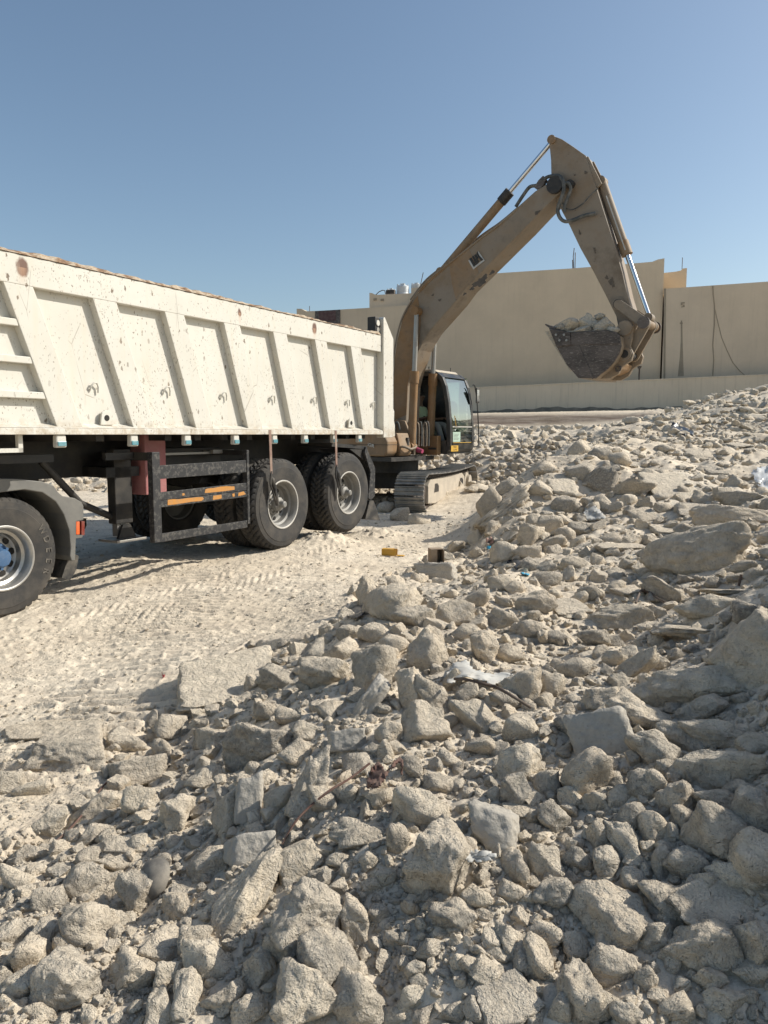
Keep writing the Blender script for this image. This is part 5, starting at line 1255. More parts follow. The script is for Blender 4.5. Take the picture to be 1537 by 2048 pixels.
# crawler tracks
ta = R(20); td = Vector((math.sin(ta), math.cos(ta), 0)); tn = Vector((td.y, -td.x, 0))   # tn: to the right
near = unp(830, 985, 14.75); near = Vector((near.x, near.y, 0))
def trk(s_, q, z): # along, sideways, up -> excavator frame
    w_ = near + td * s_ + tn * q; return XF.loc((w_.x, w_.y, z))
def track(off, nm):
    tb = empty(nm, (0, 0, 0), 0, None, None); tb.parent = ex
    L = 3.9; r_ = .375; zb_ = -.09; cz_ = zb_ + r_; per = []
    n1 = 22
    for i in range(n1): f = i / n1; per.append((f * L, cz_ + r_ - .05 * math.sin(math.pi * f) + f * .02, 0.0))
    for i in range(9): a = math.pi / 2 - math.pi * i / 9; per.append((L + r_ * math.cos(a) * 1.0, cz_ + .02 * (1 - i / 9) + r_ * math.sin(a), a - math.pi / 2))
    for i in range(n1): f = i / n1; per.append((L * (1 - f), cz_ - r_, math.pi))
    for i in range(9): a = -math.pi / 2 - math.pi * i / 9; per.append((r_ * math.cos(a), cz_ + r_ * math.sin(a), a - math.pi / 2))
    pp = np.array([(p[0], p[1]) for p in per]); dd = np.r_[0, np.cumsum(np.linalg.norm(np.diff(np.vstack([pp, pp[:1]]), axis=0), axis=1))]; tot = dd[-1]; ns = 50
    W_ = .30; mb = MB(); pin_ = MB()
    pc2 = np.vstack([pp, pp[:1]])
    def ev(s_): s_ %= tot; return np.array([np.interp(s_, dd, pc2[:, 0]), np.interp(s_, dd, pc2[:, 1])])
    for i in range(ns):
        s0 = i * tot / ns; a = ev(s0); b = ev(s0 + tot / ns * .93); d = b - a; d = d / np.linalg.norm(d); nrm = np.array([-d[1], d[0]])
        hcur = [(0, 0), (0, .045), (.012, .045), (.02, .018), (.07, .012), (.08, .045), (.092, .045), (.10, .012), (.14, .012), (.15, .042), (.162, .042), (.17, 0)]
        ln = np.linalg.norm(b - a); poly = [a + d * (h_[0] / .17 * ln) + nrm * h_[1] for h_ in hcur]
        n = len(poly); vs = [trk(p[0], off - W_, p[1]) for p in poly] + [trk(p[0], off + W_, p[1]) for p in poly]
        mb.add(vs, [tuple(range(n)), tuple(range(2 * n - 1, n - 1, -1))] + [((j + 1) % n, j, j + n, (j + 1) % n + n) for j in range(n)])
        for q in (-.09, .09):
            c_ = (a + b) / 2 - nrm * .05; poly = [a - nrm * .002, b - nrm * .002, b - nrm * .085, a - nrm * .085]; vs = [trk(p[0], off + q - .02, p[1]) for p in poly] + [trk(p[0], off + q + .02, p[1]) for p in poly]
            pin_.add(vs, [(0, 1, 2, 3), (7, 6, 5, 4), (1, 0, 4, 5), (2, 1, 5, 6), (3, 2, 6, 7), (0, 3, 7, 4)])
    mb.build('track_shoes', M['shoe'], tb); pin_.build('track_chain', M['steel_dark'], tb)
    fr2 = [(.38, .04), (.38, .40), (.55, .53), (3.2, .54), (3.45, .44), (3.45, .16), (.9, .0)]
    vs = [trk(p[0], off - .14, p[1]) for p in fr2] + [trk(p[0], off + .17, p[1]) for p in fr2]; n = len(fr2)
    f_ = MB().add(vs, [tuple(range(n)), tuple(range(2 * n - 1, n - 1, -1))] + [((j + 1) % n, j, j + n, (j + 1) % n + n) for j in range(n)]).build('track_frame', M['dusty_roof'], tb, bevel=.02)
    for x0_ in (.8, 2.95):
        pts_ = [(x0_, .24), (x0_ + .34, .24), (x0_ + .34, .36), (x0_ + .24, .42), (x0_ + .06, .42)]
        vs = [trk(p[0], off + .171, p[1]) for p in pts_] + [trk(p[0], off + .176, p[1]) for p in pts_]; n = 5
        MB().add(vs, [tuple(range(n)), tuple(range(2 * n - 1, n - 1, -1))] + [((j + 1) % n, j, j + n, (j + 1) % n + n) for j in range(n)]).build('frame_opening', M['grease'], f_)
    for s_ in (.04, 3.9): MB().cyl(trk(s_, off - .12, cz_), trk(s_, off + .13, cz_), .27, n=32).build('idler_wheel' if s_ < 1 else 'sprocket', M['dusty_roof'] if s_ > 1 else M['steel_dark'], tb, 40)
    MB().cyl(trk(3.9, off + .131, cz_), trk(3.9, off + .20, cz_), .17, n=28).build('drive_hub', M['dusty_roof'], tb, 40)
    for s_ in np.linspace(.6, 3.3, 7): MB().cyl(trk(s_, off - .15, zb_ + .17), trk(s_, off + .16, zb_ + .17), .085, n=20).build('track_roller', M['steel_dark'], tb, 40)
track(0, 'right_track'.replace('right_', 'crawler_')); track(-2.35, 'crawler_track')
m_ = MB(); pts_ = [(-.3, .25), (-.3, .62), (-2.1, .62), (-2.1, .25)]
vs = [trk(1.4, q, z) for q, z in pts_] + [trk(2.7, q, z) for q, z in pts_]; m_.add(vs, [(0, 1, 2, 3), (7, 6, 5, 4), (1, 0, 4, 5), (2, 1, 5, 6), (3, 2, 6, 7), (0, 3, 7, 4)]); m_.build('undercarriage_frame', M['grease'], ex)
# dirt filling under the rocks, inside the bucket
L_ = XP([(1110, 668), (1150, 668), (1190, 666), (1230, 672), (1236, 700), (1190, 745), (1160, 745)], 0); MB().prism(L_, -BW + .05, BW - .05).build('dirt_fill', M['rock'], bk_)
# rocks heaped in the bucket
for (u, v, w_, h_, y_, sd_, lab) in ((1122, 655, 30, 16, -.4, 5, 'flat grey rock nearest the teeth of the raised bucket'), (1143, 652, 40, 26, -.3, 6, 'rounded grey rock in the middle of the raised bucket'), (1180, 645, 32, 34, -.3, 7, 'tall blocky rock standing up out of the raised bucket'), (1210, 650, 36, 30, -.35, 8, 'pale rock beside the excavator stick in the raised bucket'),
  (1165, 662, 34, 16, -.42, 9, 'low stone along the near rim of the raised bucket'), (1226, 664, 22, 22, -.42, 10, 'small bluish grey stone at the hinge side of the raised bucket'), (1196, 647, 30, 28, .15, 11, 'dusty rock at the far side of the raised bucket'), (1196, 662, 28, 16, -.43, 12, 'small stone under the tall blocky rock in the raised bucket'), (1150, 648, 34, 20, .2, 13, 'broken rock behind the rounded one in the raised bucket'), (1200, 634, 20, 13, -.2, 14, 'smallest stone on top of the load in the raised bucket')):
    a = XF.at(u, v, y_); p = XF.wld((a[0], y_, a[1])); t_ = p.y
    me = rock_mesh(4, 700 + sd_, 'angular'); o = bpy.data.objects.new('bucket_rock', me); sc.collection.objects.link(o)
    o.matrix_world = Matrix.Translation(p) @ Matrix.Rotation(XF.rot, 4, 'Z') @ Matrix.Diagonal((w_ / 2 / F * t_ * 1.25, w_ / 2 / F * t_, h_ / 2 / F * t_ * 1.15, 1))
    tag(o, lab, 'rock', 'rocks carried in the excavator bucket')
# ---------------------------------------------------------------- the driver, seated
def skin_body(name, J, E_, m, parent_frame, sub=2):
    me = bpy.data.meshes.new(name); me.from_pydata([parent_frame(j[0]) for j in J], E_, []); me.update()
    o = bpy.data.objects.new(name, me); sc.collection.objects.link(o); o.modifiers.new('skin', 'SKIN').use_smooth_shade = True
    me.skin_vertices or None
    for i, j in enumerate(J):
        sv = me.skin_vertices[0].data[i]; sv.radius = j[1] if isinstance(j[1], tuple) else (j[1], j[1]); sv.use_root = (i == 0)
    s_ = o.modifiers.new('sub', 'SUBSURF'); s_.levels = sub; s_.render_levels = sub; me.materials.append(m); return o
M['skin'] = simple('brown_skin', (.20, .11, .07), .6, 0, .1); M['shirt'] = simple('pale_green_shirt', (.50, .58, .40), .9, 0, .2); M['trouser'] = simple('grey_trousers', (.30, .30, .29), .9, 0, .3); M['hair'] = simple('black_hair', (.015, .012, .01), .7, 0, 0)
sy = .97
J = [((-.30, sy, 1.62), .13), ((-.34, sy, 1.80), .13), ((-.37, sy, 1.98), (.16, .12)), ((-.36, sy, 2.10), .07), ((-.34, sy, 2.19), .055), ((-.32, sy, 2.27), (.085, .08)), ((-.32, sy, 2.36), (.075, .08)), ((-.32, sy, 2.41), .05),
     ((-.36, sy - .2, 2.03), .06), ((-.25, sy - .27, 1.78), .046), ((-.02, sy - .32, 1.80), .036), ((.07, sy - .34, 1.82), (.022, .04)),
     ((-.36, sy + .2, 2.03), .06), ((-.25, sy + .27, 1.78), .046), ((-.02, sy + .33, 1.80), .036), ((.07, sy + .35, 1.82), (.022, .04)),
     ((-.22, sy - .1, 1.62), .095), ((.22, sy - .17, 1.66), .068), ((.38, sy - .17, 1.24), .045), ((.52, sy - .17, 1.10), .04),
     ((-.22, sy + .1, 1.62), .095), ((.22, sy + .15, 1.66), .068), ((.38, sy + .15, 1.24), .045), ((.52, sy + .15, 1.10), .04)]
E_ = [(0, 1), (1, 2), (2, 3), (3, 4), (4, 5), (5, 6), (6, 7), (2, 8), (8, 9), (9, 10), (10, 11), (2, 12), (12, 13), (13, 14), (14, 15), (0, 16), (16, 17), (17, 18), (18, 19), (0, 20), (20, 21), (21, 22), (22, 23)]
for base, sgn in ((11, -1), (15, 1)):
    bx_, by_, bz_ = J[base][0]
    for f_, (dy, ln) in enumerate(((-.03, .065), (-.011, .075), (.010, .07), (.030, .055))):
        i0 = len(J); J += [((bx_ + .03, by_ + dy, bz_ + .01), .0095), ((bx_ + .03 + ln * .55, by_ + dy, bz_ + .008), .009), ((bx_ + .04 + ln * .5, by_ + dy, bz_ - .02 - ln * .3), .008)]; E_ += [(base, i0), (i0, i0 + 1), (i0 + 1, i0 + 2)]
    i0 = len(J); J += [((bx_ + .0, by_ - sgn * .045, bz_ - .01), .010), ((bx_ + .04, by_ - sgn * .05, bz_ - .025), .009)]; E_ += [(base, i0), (i0, i0 + 1)]
dr = skin_body('person', J, E_, M['skin'], lambda p: XF.wld((p[0] + .22, p[1] - .1, p[2])), 1); tag(dr, 'seated driver in a pale green shirt and grey trousers inside the dark excavator cab', 'person')
JS = [((-.31, sy, 1.64), (.145, .145)), ((-.34, sy, 1.80), (.145, .14)), ((-.37, sy, 1.98), (.172, .135)), ((-.36, sy, 2.08), .085), ((-.36, sy - .2, 2.03), .072), ((-.27, sy - .26, 1.83), .06), ((-.36, sy + .2, 2.03), .072), ((-.27, sy + .26, 1.83), .06)]
o = skin_body('shirt', JS, [(0, 1), (1, 2), (2, 3), (2, 4), (4, 5), (2, 6), (6, 7)], M['shirt'], lambda p: XF.wld((p[0] + .22, p[1] - .1, p[2])), 1); o.parent = dr
JT = [((-.28, sy, 1.61), .14), ((-.2, sy - .1, 1.63), .108), ((.22, sy - .17, 1.67), .08), ((.37, sy - .17, 1.26), .06), ((-.2, sy + .1, 1.63), .108), ((.22, sy + .15, 1.67), .08), ((.37, sy + .15, 1.26), .06)]
o = skin_body('trousers', JT, [(0, 1), (1, 2), (2, 3), (0, 4), (4, 5), (5, 6)], M['trouser'], lambda p: XF.wld((p[0] + .22, p[1] - .1, p[2])), 1); o.parent = dr
def ell(name, c, r, m, par):
    V, Fc = ICO[3]; o = np_mesh(name, V * np.array(r), Fc, m); o.matrix_world = Matrix.Translation(XF.wld((c[0] + .22, c[1] - .1, c[2]))) @ Matrix.Rotation(XF.rot, 4, 'Z'); o.parent = par; return o
ell('hair', (-.335, sy, 2.365), (.098, .090, .085), M['hair'], dr); ell('nose', (-.228, sy, 2.29), (.016, .013, .022), M['skin'], dr)
for s_ in (-1, 1): ell('eye', (-.238, sy + s_ * .032, 2.315), (.010, .012, .008), M['white'], dr); ell('ear', (-.32, sy + s_ * .085, 2.30), (.02, .01, .03), M['skin'], dr)
ell('mouth', (-.236, sy, 2.245), (.008, .024, .006), simple('lip', (.18, .07, .05), .6, 0, 0), dr)
# ---------------------------------------------------------------- buildings and boundary wall
def plaster(name, col, streak=.5):
    t = NT(name); co = t.coord(); n = t.noise(.35, 5, .6, co); n2 = t.noise(2.2, 5, .65, co); st = t.noise(1.0, 5, .65, t.coord((4.5, 4.5, .22)))
    c = t.mix(t.ramp(n, [(.38, 0.0), (.65, 1.0)]), col, tuple(x * .9 for x in col)); c = t.mix(t.ramp(n2, [(.5, 0.0), (.8, .25)]), c, tuple(x * 1.1 for x in col))
    c = t.mix(t.math('MULTIPLY', t.ramp(st, [(.52, 0.0), (.72, 1.0)]), streak), c, tuple(x * .62 for x in col))
    return t.done(c, .95, 0, t.bump(t.noise(8, 4, .6, co), .3, .02), Specular_IOR_Level=.1)
M['pl_a'] = plaster('beige_plaster', (.66, .54, .395), .16); M['pl_b'] = plaster('greyer_beige_plaster', (.64, .53, .40), .25); M['pl_c'] = plaster('stained_low_wall_plaster', (.70, .585, .44), .6); M['pl_d'] = plaster('sunny_cream_plaster', (.66, .53, .37), .1)
M['maroon'] = simple('dark_red_shutter', (.085, .035, .035), .6, 0, .2); M['wframe'] = simple('dark_window_frame', (.07, .055, .05), .6, 0, .4)
M['tank'] = simple('white_plastic_tank', (.55, .58, .60), .4, 0, .3); M['wire'] = simple('rusty_rebar', (.09, .06, .045), .8, 0, .3); M['stain'] = simple('dark_seep_stain', (.30, .25, .185), .9, 0, .5, (.42, .35, .26), 3)
d0 = unp(1060, 700, 53.0); hx, hy = .954, -.299
BF = Frame(d0.x, d0.y, hx, hy)
def BP(L, y): return [BF.at(u, v, y) for u, v in L]
def bthing(name, lab, cat, x0): 
    p = BF.wld((x0, 0, 0)); e = empty(name, (p.x, p.y, 0), BF.rot, lab, cat); return e, x0
def shift(L, x0): return [(x - x0, z) for x, z in L]
def drop(L, zb):  # roofline (left to right) closed down to below the ground
    return [(L[0][0], zb)] + L + [(L[-1][0], zb)]
bA, xa = bthing('beige_building', 'long windowless beige building behind the excavator boom with a stepped roofline', 'building', BF.at(1060, 700, 0)[0])
roofA = BP([(869, 556), (985, 547), (1148, 536.5), (1230, 530), (1305, 523.5), (1316, 519), (1329.5, 516.5)], 0)
MB().prism(shift(drop(roofA, 1.6), xa), 0, 9).build('wall', M['pl_a'], bA)
rl = BP([(593.5, 617.4), (603, 617.4), (612, 622.4), (632, 621.8), (740.3, 615.4), (869, 607)], 0)
wl = MB().prism(shift(drop(rl, 1.6), xa), .02, 8.9).build('wall', M['pl_a'], bA)
ru = BP([(739.3, 585.6), (744.5, 586), (751.8, 589.7), (823, 586.4), (823, 576), (880, 572)], 1.2)
MB().prism(shift(drop(ru, 5.0), xa), 1.2, 7).build('upper_storey', M['pl_b'], bA)
w0 = shift(BP([(631, 622.5), (681, 619.2), (681, 647), (631, 650)], 0), xa)
wn = MB().prism(w0, -.05, .019).build('window', M['wframe'], bA); w1 = shift(BP([(639, 623.2), (672.5, 621), (672.5, 641), (639, 643)], 0), xa); MB().prism(w1, -.09, -.051).build('shutter', M['maroon'], wn)
for (u, v) in ((751, 599), (765, 600)):
    x_, z_ = BF.at(u, v, 1.2); MB().box(x_ - xa - .12, x_ - xa + .12, 1.12, 1.199, z_ - .08, z_ + .08).build('wall_fitting', M['stain'], bA)
# right hand building, joined by a dark gap
bB, xb_ = bthing('beige_building', 'lower beige building at the right with a wandering crack and dark seep stain', 'building', BF.at(1430, 700, 0)[0])
roofB = BP([(1331, 577.5), (1430, 570.5), (1537, 563), (2100, 523)], -.3)
MB().prism(shift(drop(roofB, 1.6), xb_), -.3, 9).build('wall', M['pl_b'], bB)
MB().tube([(BF.at(u, v, -.3)[0] - xb_, -.305, BF.at(u, v, -.3)[1]) for u, v in ((1426, 572), (1427, 590), (1429.5, 612), (1429, 650), (1426, 690), (1428, 720), (1426, 752))], .035, 5).build('crack', M['stain'], bB)
MB().tube([(BF.at(u, v, -.3)[0] - xb_, -.305, BF.at(u, v, -.3)[1]) for u, v in ((1430, 618), (1435, 640), (1444, 676), (1454, 700), (1466, 725), (1480, 742), (1492, 752))], .025, 5).build('crack', M['stain'], bB)
for L in ([(1362, 641), (1365, 641), (1366, 690), (1368, 752), (1356, 753), (1360, 715), (1362, 680)], [(1360, 645), (1366, 645), (1366, 648), (1360, 648)]): MB().prism(shift(BP(L, -.3), xb_), -.305, -.299).build('seep_stain', M['stain'], bB)
for L in ([(1362, 605), (1370, 604), (1370, 607), (1365, 607.5), (1365, 609), (1369.5, 609.5), (1370, 614), (1363, 615), (1363, 613), (1367, 612.5), (1366.5, 611), (1362, 610.5)],): MB().prism(shift(BP(L, -.3), xb_), -.32, -.299).build('wall_mark', M['stain'], bB)
bC, xc_ = bthing('roof_room', 'small sunlit cream rooftop room peeping above the right building', 'building', BF.at(1350, 560, 4)[0])
MB().prism(shift(drop(BP([(1326, 546), (1352, 543.2), (1362, 541), (1366, 537), (1374.5, 536)], 4), 3.0), xc_), 4, 6.5).build('wall', M['pl_d'], bC)
MB().prism(shift(BP([(1328.2, 577), (1332.5, 577), (1331, 765), (1327.5, 765)], -.31), xb_), -.33, -.301).build('joint', M['stain'], bB)
# low boundary wall in front
lw, xl = bthing('boundary_wall', 'long low streaky boundary wall standing in front of the beige buildings', 'wall', BF.at(1200, 800, -2)[0])
top = BP([(500, 792), (700, 785.5), (960, 776), (1200, 765), (1537, 750.5), (2100, 726)], -2)
MB().prism(shift(drop(top, 1.0), xl), -2, -1.75).build('wall', M['pl_c'], lw)
MB().prism(shift([(x, z) for x, z in top] + [(x, z + .07) for x, z in top][::-1], xl), -2.03, -1.72).build('coping', M['pl_c'], lw)
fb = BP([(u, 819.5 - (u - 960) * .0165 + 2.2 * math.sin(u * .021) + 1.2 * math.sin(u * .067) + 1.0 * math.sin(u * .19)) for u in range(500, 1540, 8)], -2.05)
MB().prism(shift([(x, z) for x, z in fb] + [(x, z - 1.2) for x, z in fb][::-1], xl), -2.10, -2.001).build('dark_base_strip', simple('dark_strip_tone', (.16, .145, .12), .9, 0, .7, (.35, .3, .23), 1), lw)  # dark strip with a wavy top edge along the wall base
tag(lw, kind='thing'); tag(bC, kind='thing')
zz = [(x, BF.at(1100, 826, -2)[1] + (x - BF.at(1100, 826, -2)[0]) * .012) for x, z in top]
# thin things on the roofs
def rods(name, lab, L, y, r=.025, cat='rebar'):
    m_ = MB()
    for l in L: m_.tube([(BF.wld((BF.at(u, v, y)[0], y, 0)).x, BF.wld((BF.at(u, v, y)[0], y, 0)).y, BF.at(u, v, y)[1]) for u, v in l], r, 5)
    tag(m_.build(name, M['wire'], None), lab, cat)
rods('rebar_bundle', 'three bare starter bars standing on the long building roof', [[(1148, 538), (1147, 513), (1149, 496)], [(1150.5, 538), (1151, 505)], [(1146, 538), (1145.5, 520)]], .4, .03)
rods('antenna_rod', 'single thin rod on the sunlit rooftop room', [[(1364.5, 538), (1365.5, 515)]], 4.5, .025, 'rod')
rods('antenna_rod', 'leaning rod beside the roof tanks near the boom', [[(838, 586), (842, 568), (847, 545)]], 3, .03, 'rod')
rods('antenna_rod', 'short rod on the corner above the maroon window', [[(619.5, 624), (619.8, 612)]], .5, .025, 'rod')
rods('roof_cable', 'curved cable arching over the parapet left of the roof tanks', [[(752, 590), (758, 584), (765, 580.5), (770, 581), (771.5, 588)]], 1.8, .035, 'cable')
x_, _ = BF.at(1279, 745, -.9); pz = BF.at(1279, 762, -.9)[1]; pt = BF.at(1279, 737, -.9)[1]; p = BF.wld((x_, -.9, 0))
e = empty('wall_lamp', (p.x, p.y, 0), BF.rot, 'small dark lamp on a short post behind the low boundary wall', 'lamp'); MB().cyl((0, 0, 1.8), (0, 0, pt), .05, n=10).build('post', M['wire'], e); MB().cyl((0, 0, pt), (0, 0, pt + .16), .10, .16, n=12).build('lamp_head', M['wframe'], e)
def tank(u, v0, v1, w_, y, lab):
    x_, z0 = BF.at(u, v1, y); z1 = BF.at(u, v0, y)[1]; r_ = w_ / 2 / F * 55; p = BF.wld((x_, y, 0)); h_ = z1 - z0
    e = empty('water_tank', (p.x, p.y, z0), BF.rot, lab, 'water tank')
    prof = [(r_ * .9, -.6), (r_, -.5)]
    for i in range(6): a = i / 6 * h_ * .62; prof += [(r_, a), (r_ * .97, a + .02), (r_ * .97, a + .05), (r_, a + .07)]
    prof += [(r_ * .95, h_ * .68), (r_ * .75, h_ * .80), (r_ * .42, h_ * .86)]
    MB().lathe(prof, (0, 0, 0), 'z', 28).build('tank_body', M['tank'], e, 40); MB().lathe([(r_ * .40, h_ * .85), (r_ * .42, h_ * .97), (r_ * .36, h_), (.01, h_ * 1.02)], (0, 0, 0), 'z', 20).build('lid', M['tank'], e, 40)
    for k in range(4):
        a = k * math.pi / 2 + .5; MB().box(r_ * .8 * math.cos(a) - .05, r_ * .8 * math.cos(a) + .05, r_ * .8 * math.sin(a) - .05, r_ * .8 * math.sin(a) + .05, h_ * .6, h_ * .92).build('lifting_lug', M['tank'], e)
tank(806, 567.5, 587, 27, 3.0, 'largest pale blue water tank on the roof left of the boom'); tank(833, 566, 578, 22, 3.6, 'water tank partly hidden by the boom edge on the roof')
tank(783, 577, 588, 19, 4.2, 'low domed tank behind the grey box on the roof')
x_, z_ = BF.at(782, 588, 2.2); z1 = BF.at(782, 580.5, 2.2)[1]; p = BF.wld((x_, 2.2, 0)); e = empty('roof_unit', (p.x, p.y, z_), BF.rot, 'dark grilled air unit on the parapet left of the roof tanks', 'air unit'); MB().box(-.35, .35, -.2, .2, -.5, z1 - z_).build('casing', M['wframe'], e, bevel=.02); MB().box(-.30, .30, -.215, -.201, .04, z1 - z_ - .04).build('grille', M['grease'], e)
# ---------------------------------------------------------------- litter on the rubble
M['poly'] = simple('white_plastic_sheet', (.50, .49, .45), .7, 0, .5); M['bagk'] = simple('black_bag_plastic', (.025, .028, .035), .35, 0, .35, (.2, .19, .17), 8)
M['carton_y'] = simple('yellow_card', (.56, .30, .03), .7, 0, .3); M['carton'] = simple('brown_cardboard', (.26, .19, .125), .9, 0, .4); M['cyan'] = simple('blue_plastic', (.03, .33, .52), .4, 0, .1)
M['rusty'] = simple('rusty_sheet', (.11, .055, .04), .9, 0, .6, (.24, .18, .14), 14); M['darklid'] = simple('dark_sheet_metal', (.07, .072, .075), .5, .4, .6)
t = NT('cloudy_clear_plastic'); t.done((.75, .75, .73), .3); t.b.inputs['Alpha'].default_value = .62; M['clear'] = t.m
def sheet(name, uvs, th, m, lab, cat, lift=.02, seed=0, crumple=.02, n=26, thick=.003):
    """crumpled sheet laid over the rubble inside a traced outline"""
    us = [p[0] for p in uvs]; vs_ = [p[1] for p in uvs]; u0, u1, v0, v1 = min(us), max(us), min(vs_), max(vs_)
    V = []; key = {}; Fq = []
    UU, VV_ = np.meshgrid(np.linspace(u0, u1, n), np.linspace(v0, v1, n), indexing='ij'); ins = inpoly(UU, VV_, uvs)
    c = hit((u0 + u1) / 2, (v0 + v1) / 2 + (v1 - v0) * .2); tc_ = c.y / ray(0, 0)[1] if False else None
    nz = fbm(UU / 14.0, VV_ / 14.0, UU * 0 + seed, seed, 4)
    for i in range(n):
        for j in range(n):
            h_ = hit(UU[i, j], VV_[i, j]); d = Vector(ray(UU[i, j], VV_[i, j])).normalized(); p = h_ - d * (lift + th + crumple * float(nz[i, j]) * 2); V.append(p)
    for i in range(n - 1):
        for j in range(n - 1):
            if ins[i, j] and ins[i + 1, j] and ins[i, j + 1] and ins[i + 1, j + 1]: Fq.append((i * n + j, (i + 1) * n + j, (i + 1) * n + j + 1, i * n + j + 1))
    mb = MB(); mb.v = [tuple(p) for p in V]; mb.f = Fq; o = mb.build(name, m, None, 50)
    bm = bmesh.new(); bm.from_mesh(o.data); bmesh.ops.delete(bm, geom=[v for v in bm.verts if not v.link_faces], context='VERTS'); bm.to_mesh(o.data); bm.free()
    s_ = o.modifiers.new('thickness', 'SOLIDIFY'); s_.thickness = thick
    return tag(o, lab, cat)
sheet('plastic_sheet', [(893, 1345), (905, 1326), (935, 1318), (950, 1338), (975, 1345), (1010, 1344), (1032, 1350), (1010, 1366), (985, 1372), (960, 1362), (930, 1356), (915, 1366), (888, 1372)], .07, M['poly'], 'torn white plastic sheet draped over rocks in the middle of the heap', 'plastic sheet', .05, 3, .004)
sheet('plastic_wrap', [(925, 1708), (960, 1703), (998, 1710), (990, 1722), (955, 1728), (930, 1726)], .05, M['poly'], 'dull translucent plastic scrap right of the largest cream rock', 'plastic scrap', .03, 5, .003, 16)
sheet('rubbish_bag', [(1337, 852), (1345, 847), (1356, 851), (1368, 856), (1380, 864), (1390, 868), (1388, 874), (1368, 875), (1350, 868), (1340, 862)], .12, M['bagk'], 'crumpled black rubbish bag lying on the far plateau', 'rubbish bag', .12, 7, .08, 16, .05)
sheet('clear_bag', [(1500, 945), (1512, 936), (1525, 932), (1545, 930), (1548, 980), (1525, 984), (1512, 972), (1506, 955)], .12, M['clear'], 'cloudy clear plastic bag at the right edge of the photo', 'plastic bag', .1, 9, .06, 18)
sheet('plastic_scrap', [(1040, 1140), (1047, 1137), (1058, 1143), (1062, 1151), (1050, 1152), (1041, 1147)], .05, M['cyan'], 'bright blue plastic scrap on the heap beside dark netting', 'plastic scrap', .04, 11, .02, 10)
sheet('plastic_scrap', [(972, 1094), (978, 1092), (984, 1096), (982, 1100), (975, 1099)], .04, M['cyan'], 'tiny blue scrap left of the netting near the heap edge', 'plastic scrap', .03, 12, .01, 8)
sheet('dark_netting', [(1012, 1122), (1030, 1116), (1052, 1126), (1062, 1138), (1050, 1146), (1030, 1140), (1016, 1132)], .04, M['bagk'], 'tangle of dark netting beside the bright blue scrap', 'netting', .03, 13, .05, 20)
sheet('red_cloth', [(970, 1078), (985, 1074), (992, 1082), (985, 1092), (972, 1090)], .04, simple('faded_pink_cloth', (.42, .24, .18), .9, 0, .5), 'faded reddish rag at the foot of the heap', 'rag', .03, 15, .04, 10)
sheet('red_scrap', [(324, 1350), (329, 1349), (331, 1354), (326, 1358)], .01, simple('red_scrap_paint', (.5, .03, .05), .6), 'tiny red scrap on the dirt above the tilted slab', 'scrap', .01, 16, .006, 8)
sheet('rusty_metal_sheet', [(734, 1562), (742, 1540), (756, 1522), (766, 1532), (772, 1545), (790, 1520), (800, 1512), (806, 1520), (808, 1556), (803, 1552), (800, 1524), (778, 1548), (762, 1572), (745, 1580), (732, 1580)], .10, M['rusty'], 'bent rusty metal sheet sticking out of the heap', 'metal sheet', .10, 17, .012, 34, .004)
sheet('metal_lid', [(681, 1220), (690, 1210), (705, 1204), (720, 1204), (734, 1206), (730, 1224), (722, 1234), (705, 1238), (690, 1232)], .06, M['darklid'], 'dark curved metal lid left of the slim upright rock', 'metal lid', .05, 19, .012, 22, .006)
sheet('white_shard', [(1165, 1034), (1172, 1012), (1184, 1000), (1192, 1012), (1202, 1024), (1216, 1036), (1190, 1041), (1172, 1040)], .12, M['poly'], 'smooth white curved shard propped on the upper heap', 'shard', .1, 21, .02, 20, .02)
def wire(uvs, lifts, r, lab, m='wire', name='bent_wire', cat='wire'):
    P_ = []
    for (u, v), l in zip(uvs, lifts):
        h_ = hit(u, v); d = Vector(ray(u, v)).normalized(); P_.append(h_ - d * l)
    tag(MB().tube(smooth_pts(P_), r, 6).build(name, M[m], None, 60), lab, cat)
wire([(910, 1360), (930, 1361), (960, 1366), (990, 1374), (1015, 1388), (1040, 1402), (1062, 1415)], [.2, .26, .28, .28, .26, .22, .15], .006, 'dark bent rod arching over the rocks below the white plastic sheet')
wire([(1272, 1206), (1282, 1184), (1290, 1181), (1302, 1162)], [.1, .22, .22, .3], .007, 'dark wire with a kink standing out left of the dark tilted slab')
wire([(1282, 1184), (1300, 1188), (1320, 1200), (1345, 1212)], [.2, .22, .18, .1], .006, 'thin dark wire running right towards the dark tilted slab')
wire([(1478, 1172), (1483, 1150)], [.05, .2], .008, 'short rusty peg standing beside the thin level plate')
wire([(565, 1690), (590, 1652), (620, 1618), (660, 1585), (700, 1560), (740, 1530)], [.04, .07, .08, .10,   .12, .12], .0038, 'long rusty strip running up to the bent rusty metal sheet', 'rusty', 'rusty_strip', 'metal strip')
wire([(245, 1545), (210, 1570), (180, 1612), (140, 1660), (105, 1690)], [.03, .05, .06, .05, .02], .004, 'thin pale cord lying across the lower left rubble', 'rusty', 'cord', 'cord')
wire([(1290, 822), (1297, 835)], [.3, .1], .02, 'dark stick poking up beyond the crest of the heap', 'wire', 'stick_rod', 'stick')
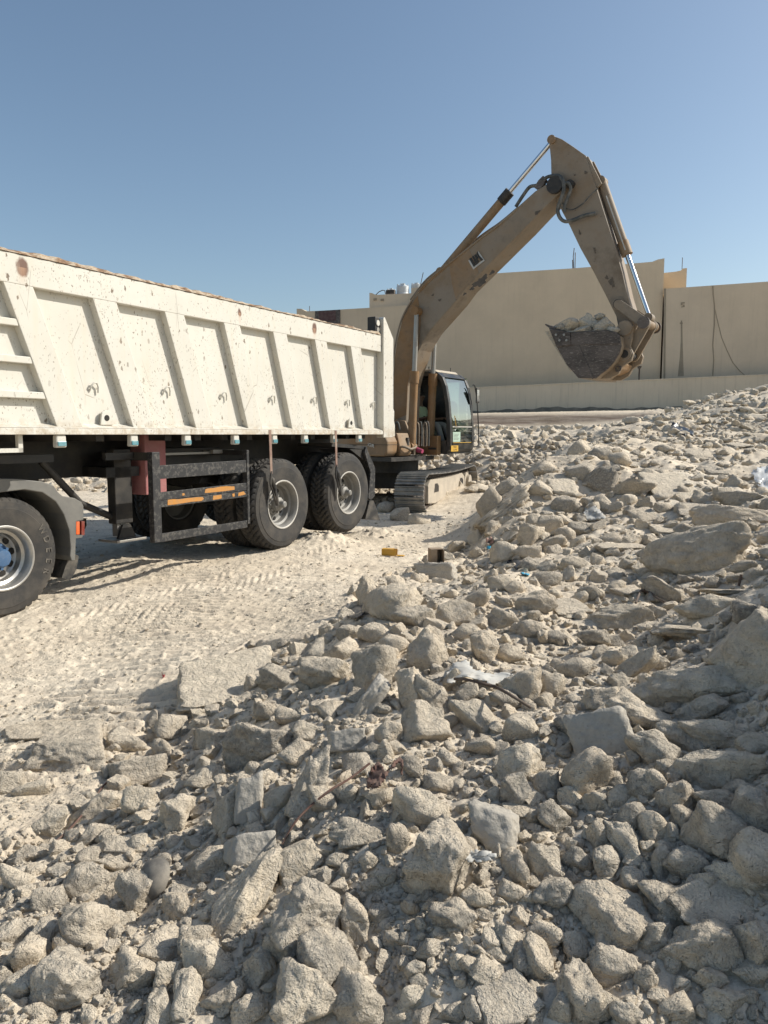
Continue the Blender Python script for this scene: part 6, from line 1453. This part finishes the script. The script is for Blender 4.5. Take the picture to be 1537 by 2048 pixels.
# half buried rubber cup
h_ = hit(318, 1762); t_ = h_.y; e = MB().lathe([(.052, 0), (.060, .004), (.0615, .02), (.058, .03), (.050, .045), (.030, .056), (.001, .06)], (0, 0, 0), 'z', 40)
e.lathe([(.052, 0), (.046, .01), (.036, .038), (.001, .045)], (0, 0, 0), 'z', 40)
rc = e.build('rubber_cup', simple('dusty_black_rubber', (.13, .12, .105), .9, 0, .9, (.36, .32, .26), 12), None, 40)
rc.matrix_world = Matrix.Translation(h_ - Vector(ray(318, 1755)).normalized() * .05) @ Matrix.Rotation(R(-50), 4, 'Y') @ Matrix.Rotation(R(30), 4, 'X') @ Matrix.Scale(.98, 4); tag(rc, 'half buried dusty rubber cup between rocks at the lower left', 'rubber cup')
# cardboard box, open at the side
p = hit(875, 1126); e = empty('cardboard_box', (p.x, p.y, p.z), R(12), 'open brown cardboard box standing behind the rectangular concrete block', 'cardboard box')
s_ = p.y / F; W_ = 26 * s_; H_ = 28 * s_; D_ = 24 * s_; th = .004
MB().box(-W_ / 2, W_ / 2, 0, D_, H_ - th, H_).build('top_panel', M['carton'], e); MB().box(-W_ / 2, -W_ / 2 + th, 0, D_, 0, H_ - th - .001).build('side_panel', M['carton'], e); MB().box(W_ / 2 - th, W_ / 2, 0, D_, 0, H_ - th - .001).build('side_panel', M['carton'], e)
MB().box(-W_ / 2 + th, W_ / 2 - th, D_ - th, D_, 0, H_ - th - .001).build('back_panel', M['carton'], e); MB().box(-W_ / 2 + th, 0, .0, th, 0, H_ - th - .001).build('flap', M['carton'], e); MB().box(-W_ / 2 + th, W_ / 2 - th, th + .001, D_ - th - .001, .0, th).build('bottom_panel', M['carton'], e)
f_ = MB().box(0, W_ * .42, -.002, .002, 0, H_ - .01).build('flap', M['carton'], e); f_.location = (W_ / 2, 0, 0); f_.rotation_euler = (0, 0, R(-100))
p = hit(778, 1112); e = empty('yellow_carton', (p.x, p.y, p.z), R(-14), 'small bright yellow carton torn open on the flat dusty ground', 'carton')
s_ = p.y / F; W_ = 30 * s_; H_ = 13 * s_; D_ = 14 * s_
MB().box(-W_ / 2, W_ / 2, 0, th, 0, H_).build('front_panel', M['carton_y'], e); MB().box(-W_ / 2, W_ / 2, D_ - th, D_, 0, H_).build('back_panel', M['carton_y'], e); MB().box(-W_ / 2, W_ * .3, .0, D_, H_ + .001, H_ + .004).build('top_panel', M['carton_y'], e)
MB().box(-W_ / 2, -W_ / 2 + th, th + .001, D_ - th - .001, 0, H_).build('end_panel', M['carton_y'], e); MB().box(W_ / 2, W_ / 2 + .09, .0, D_ * .9, 0, .006).build('flap', M['carton_y'], e)
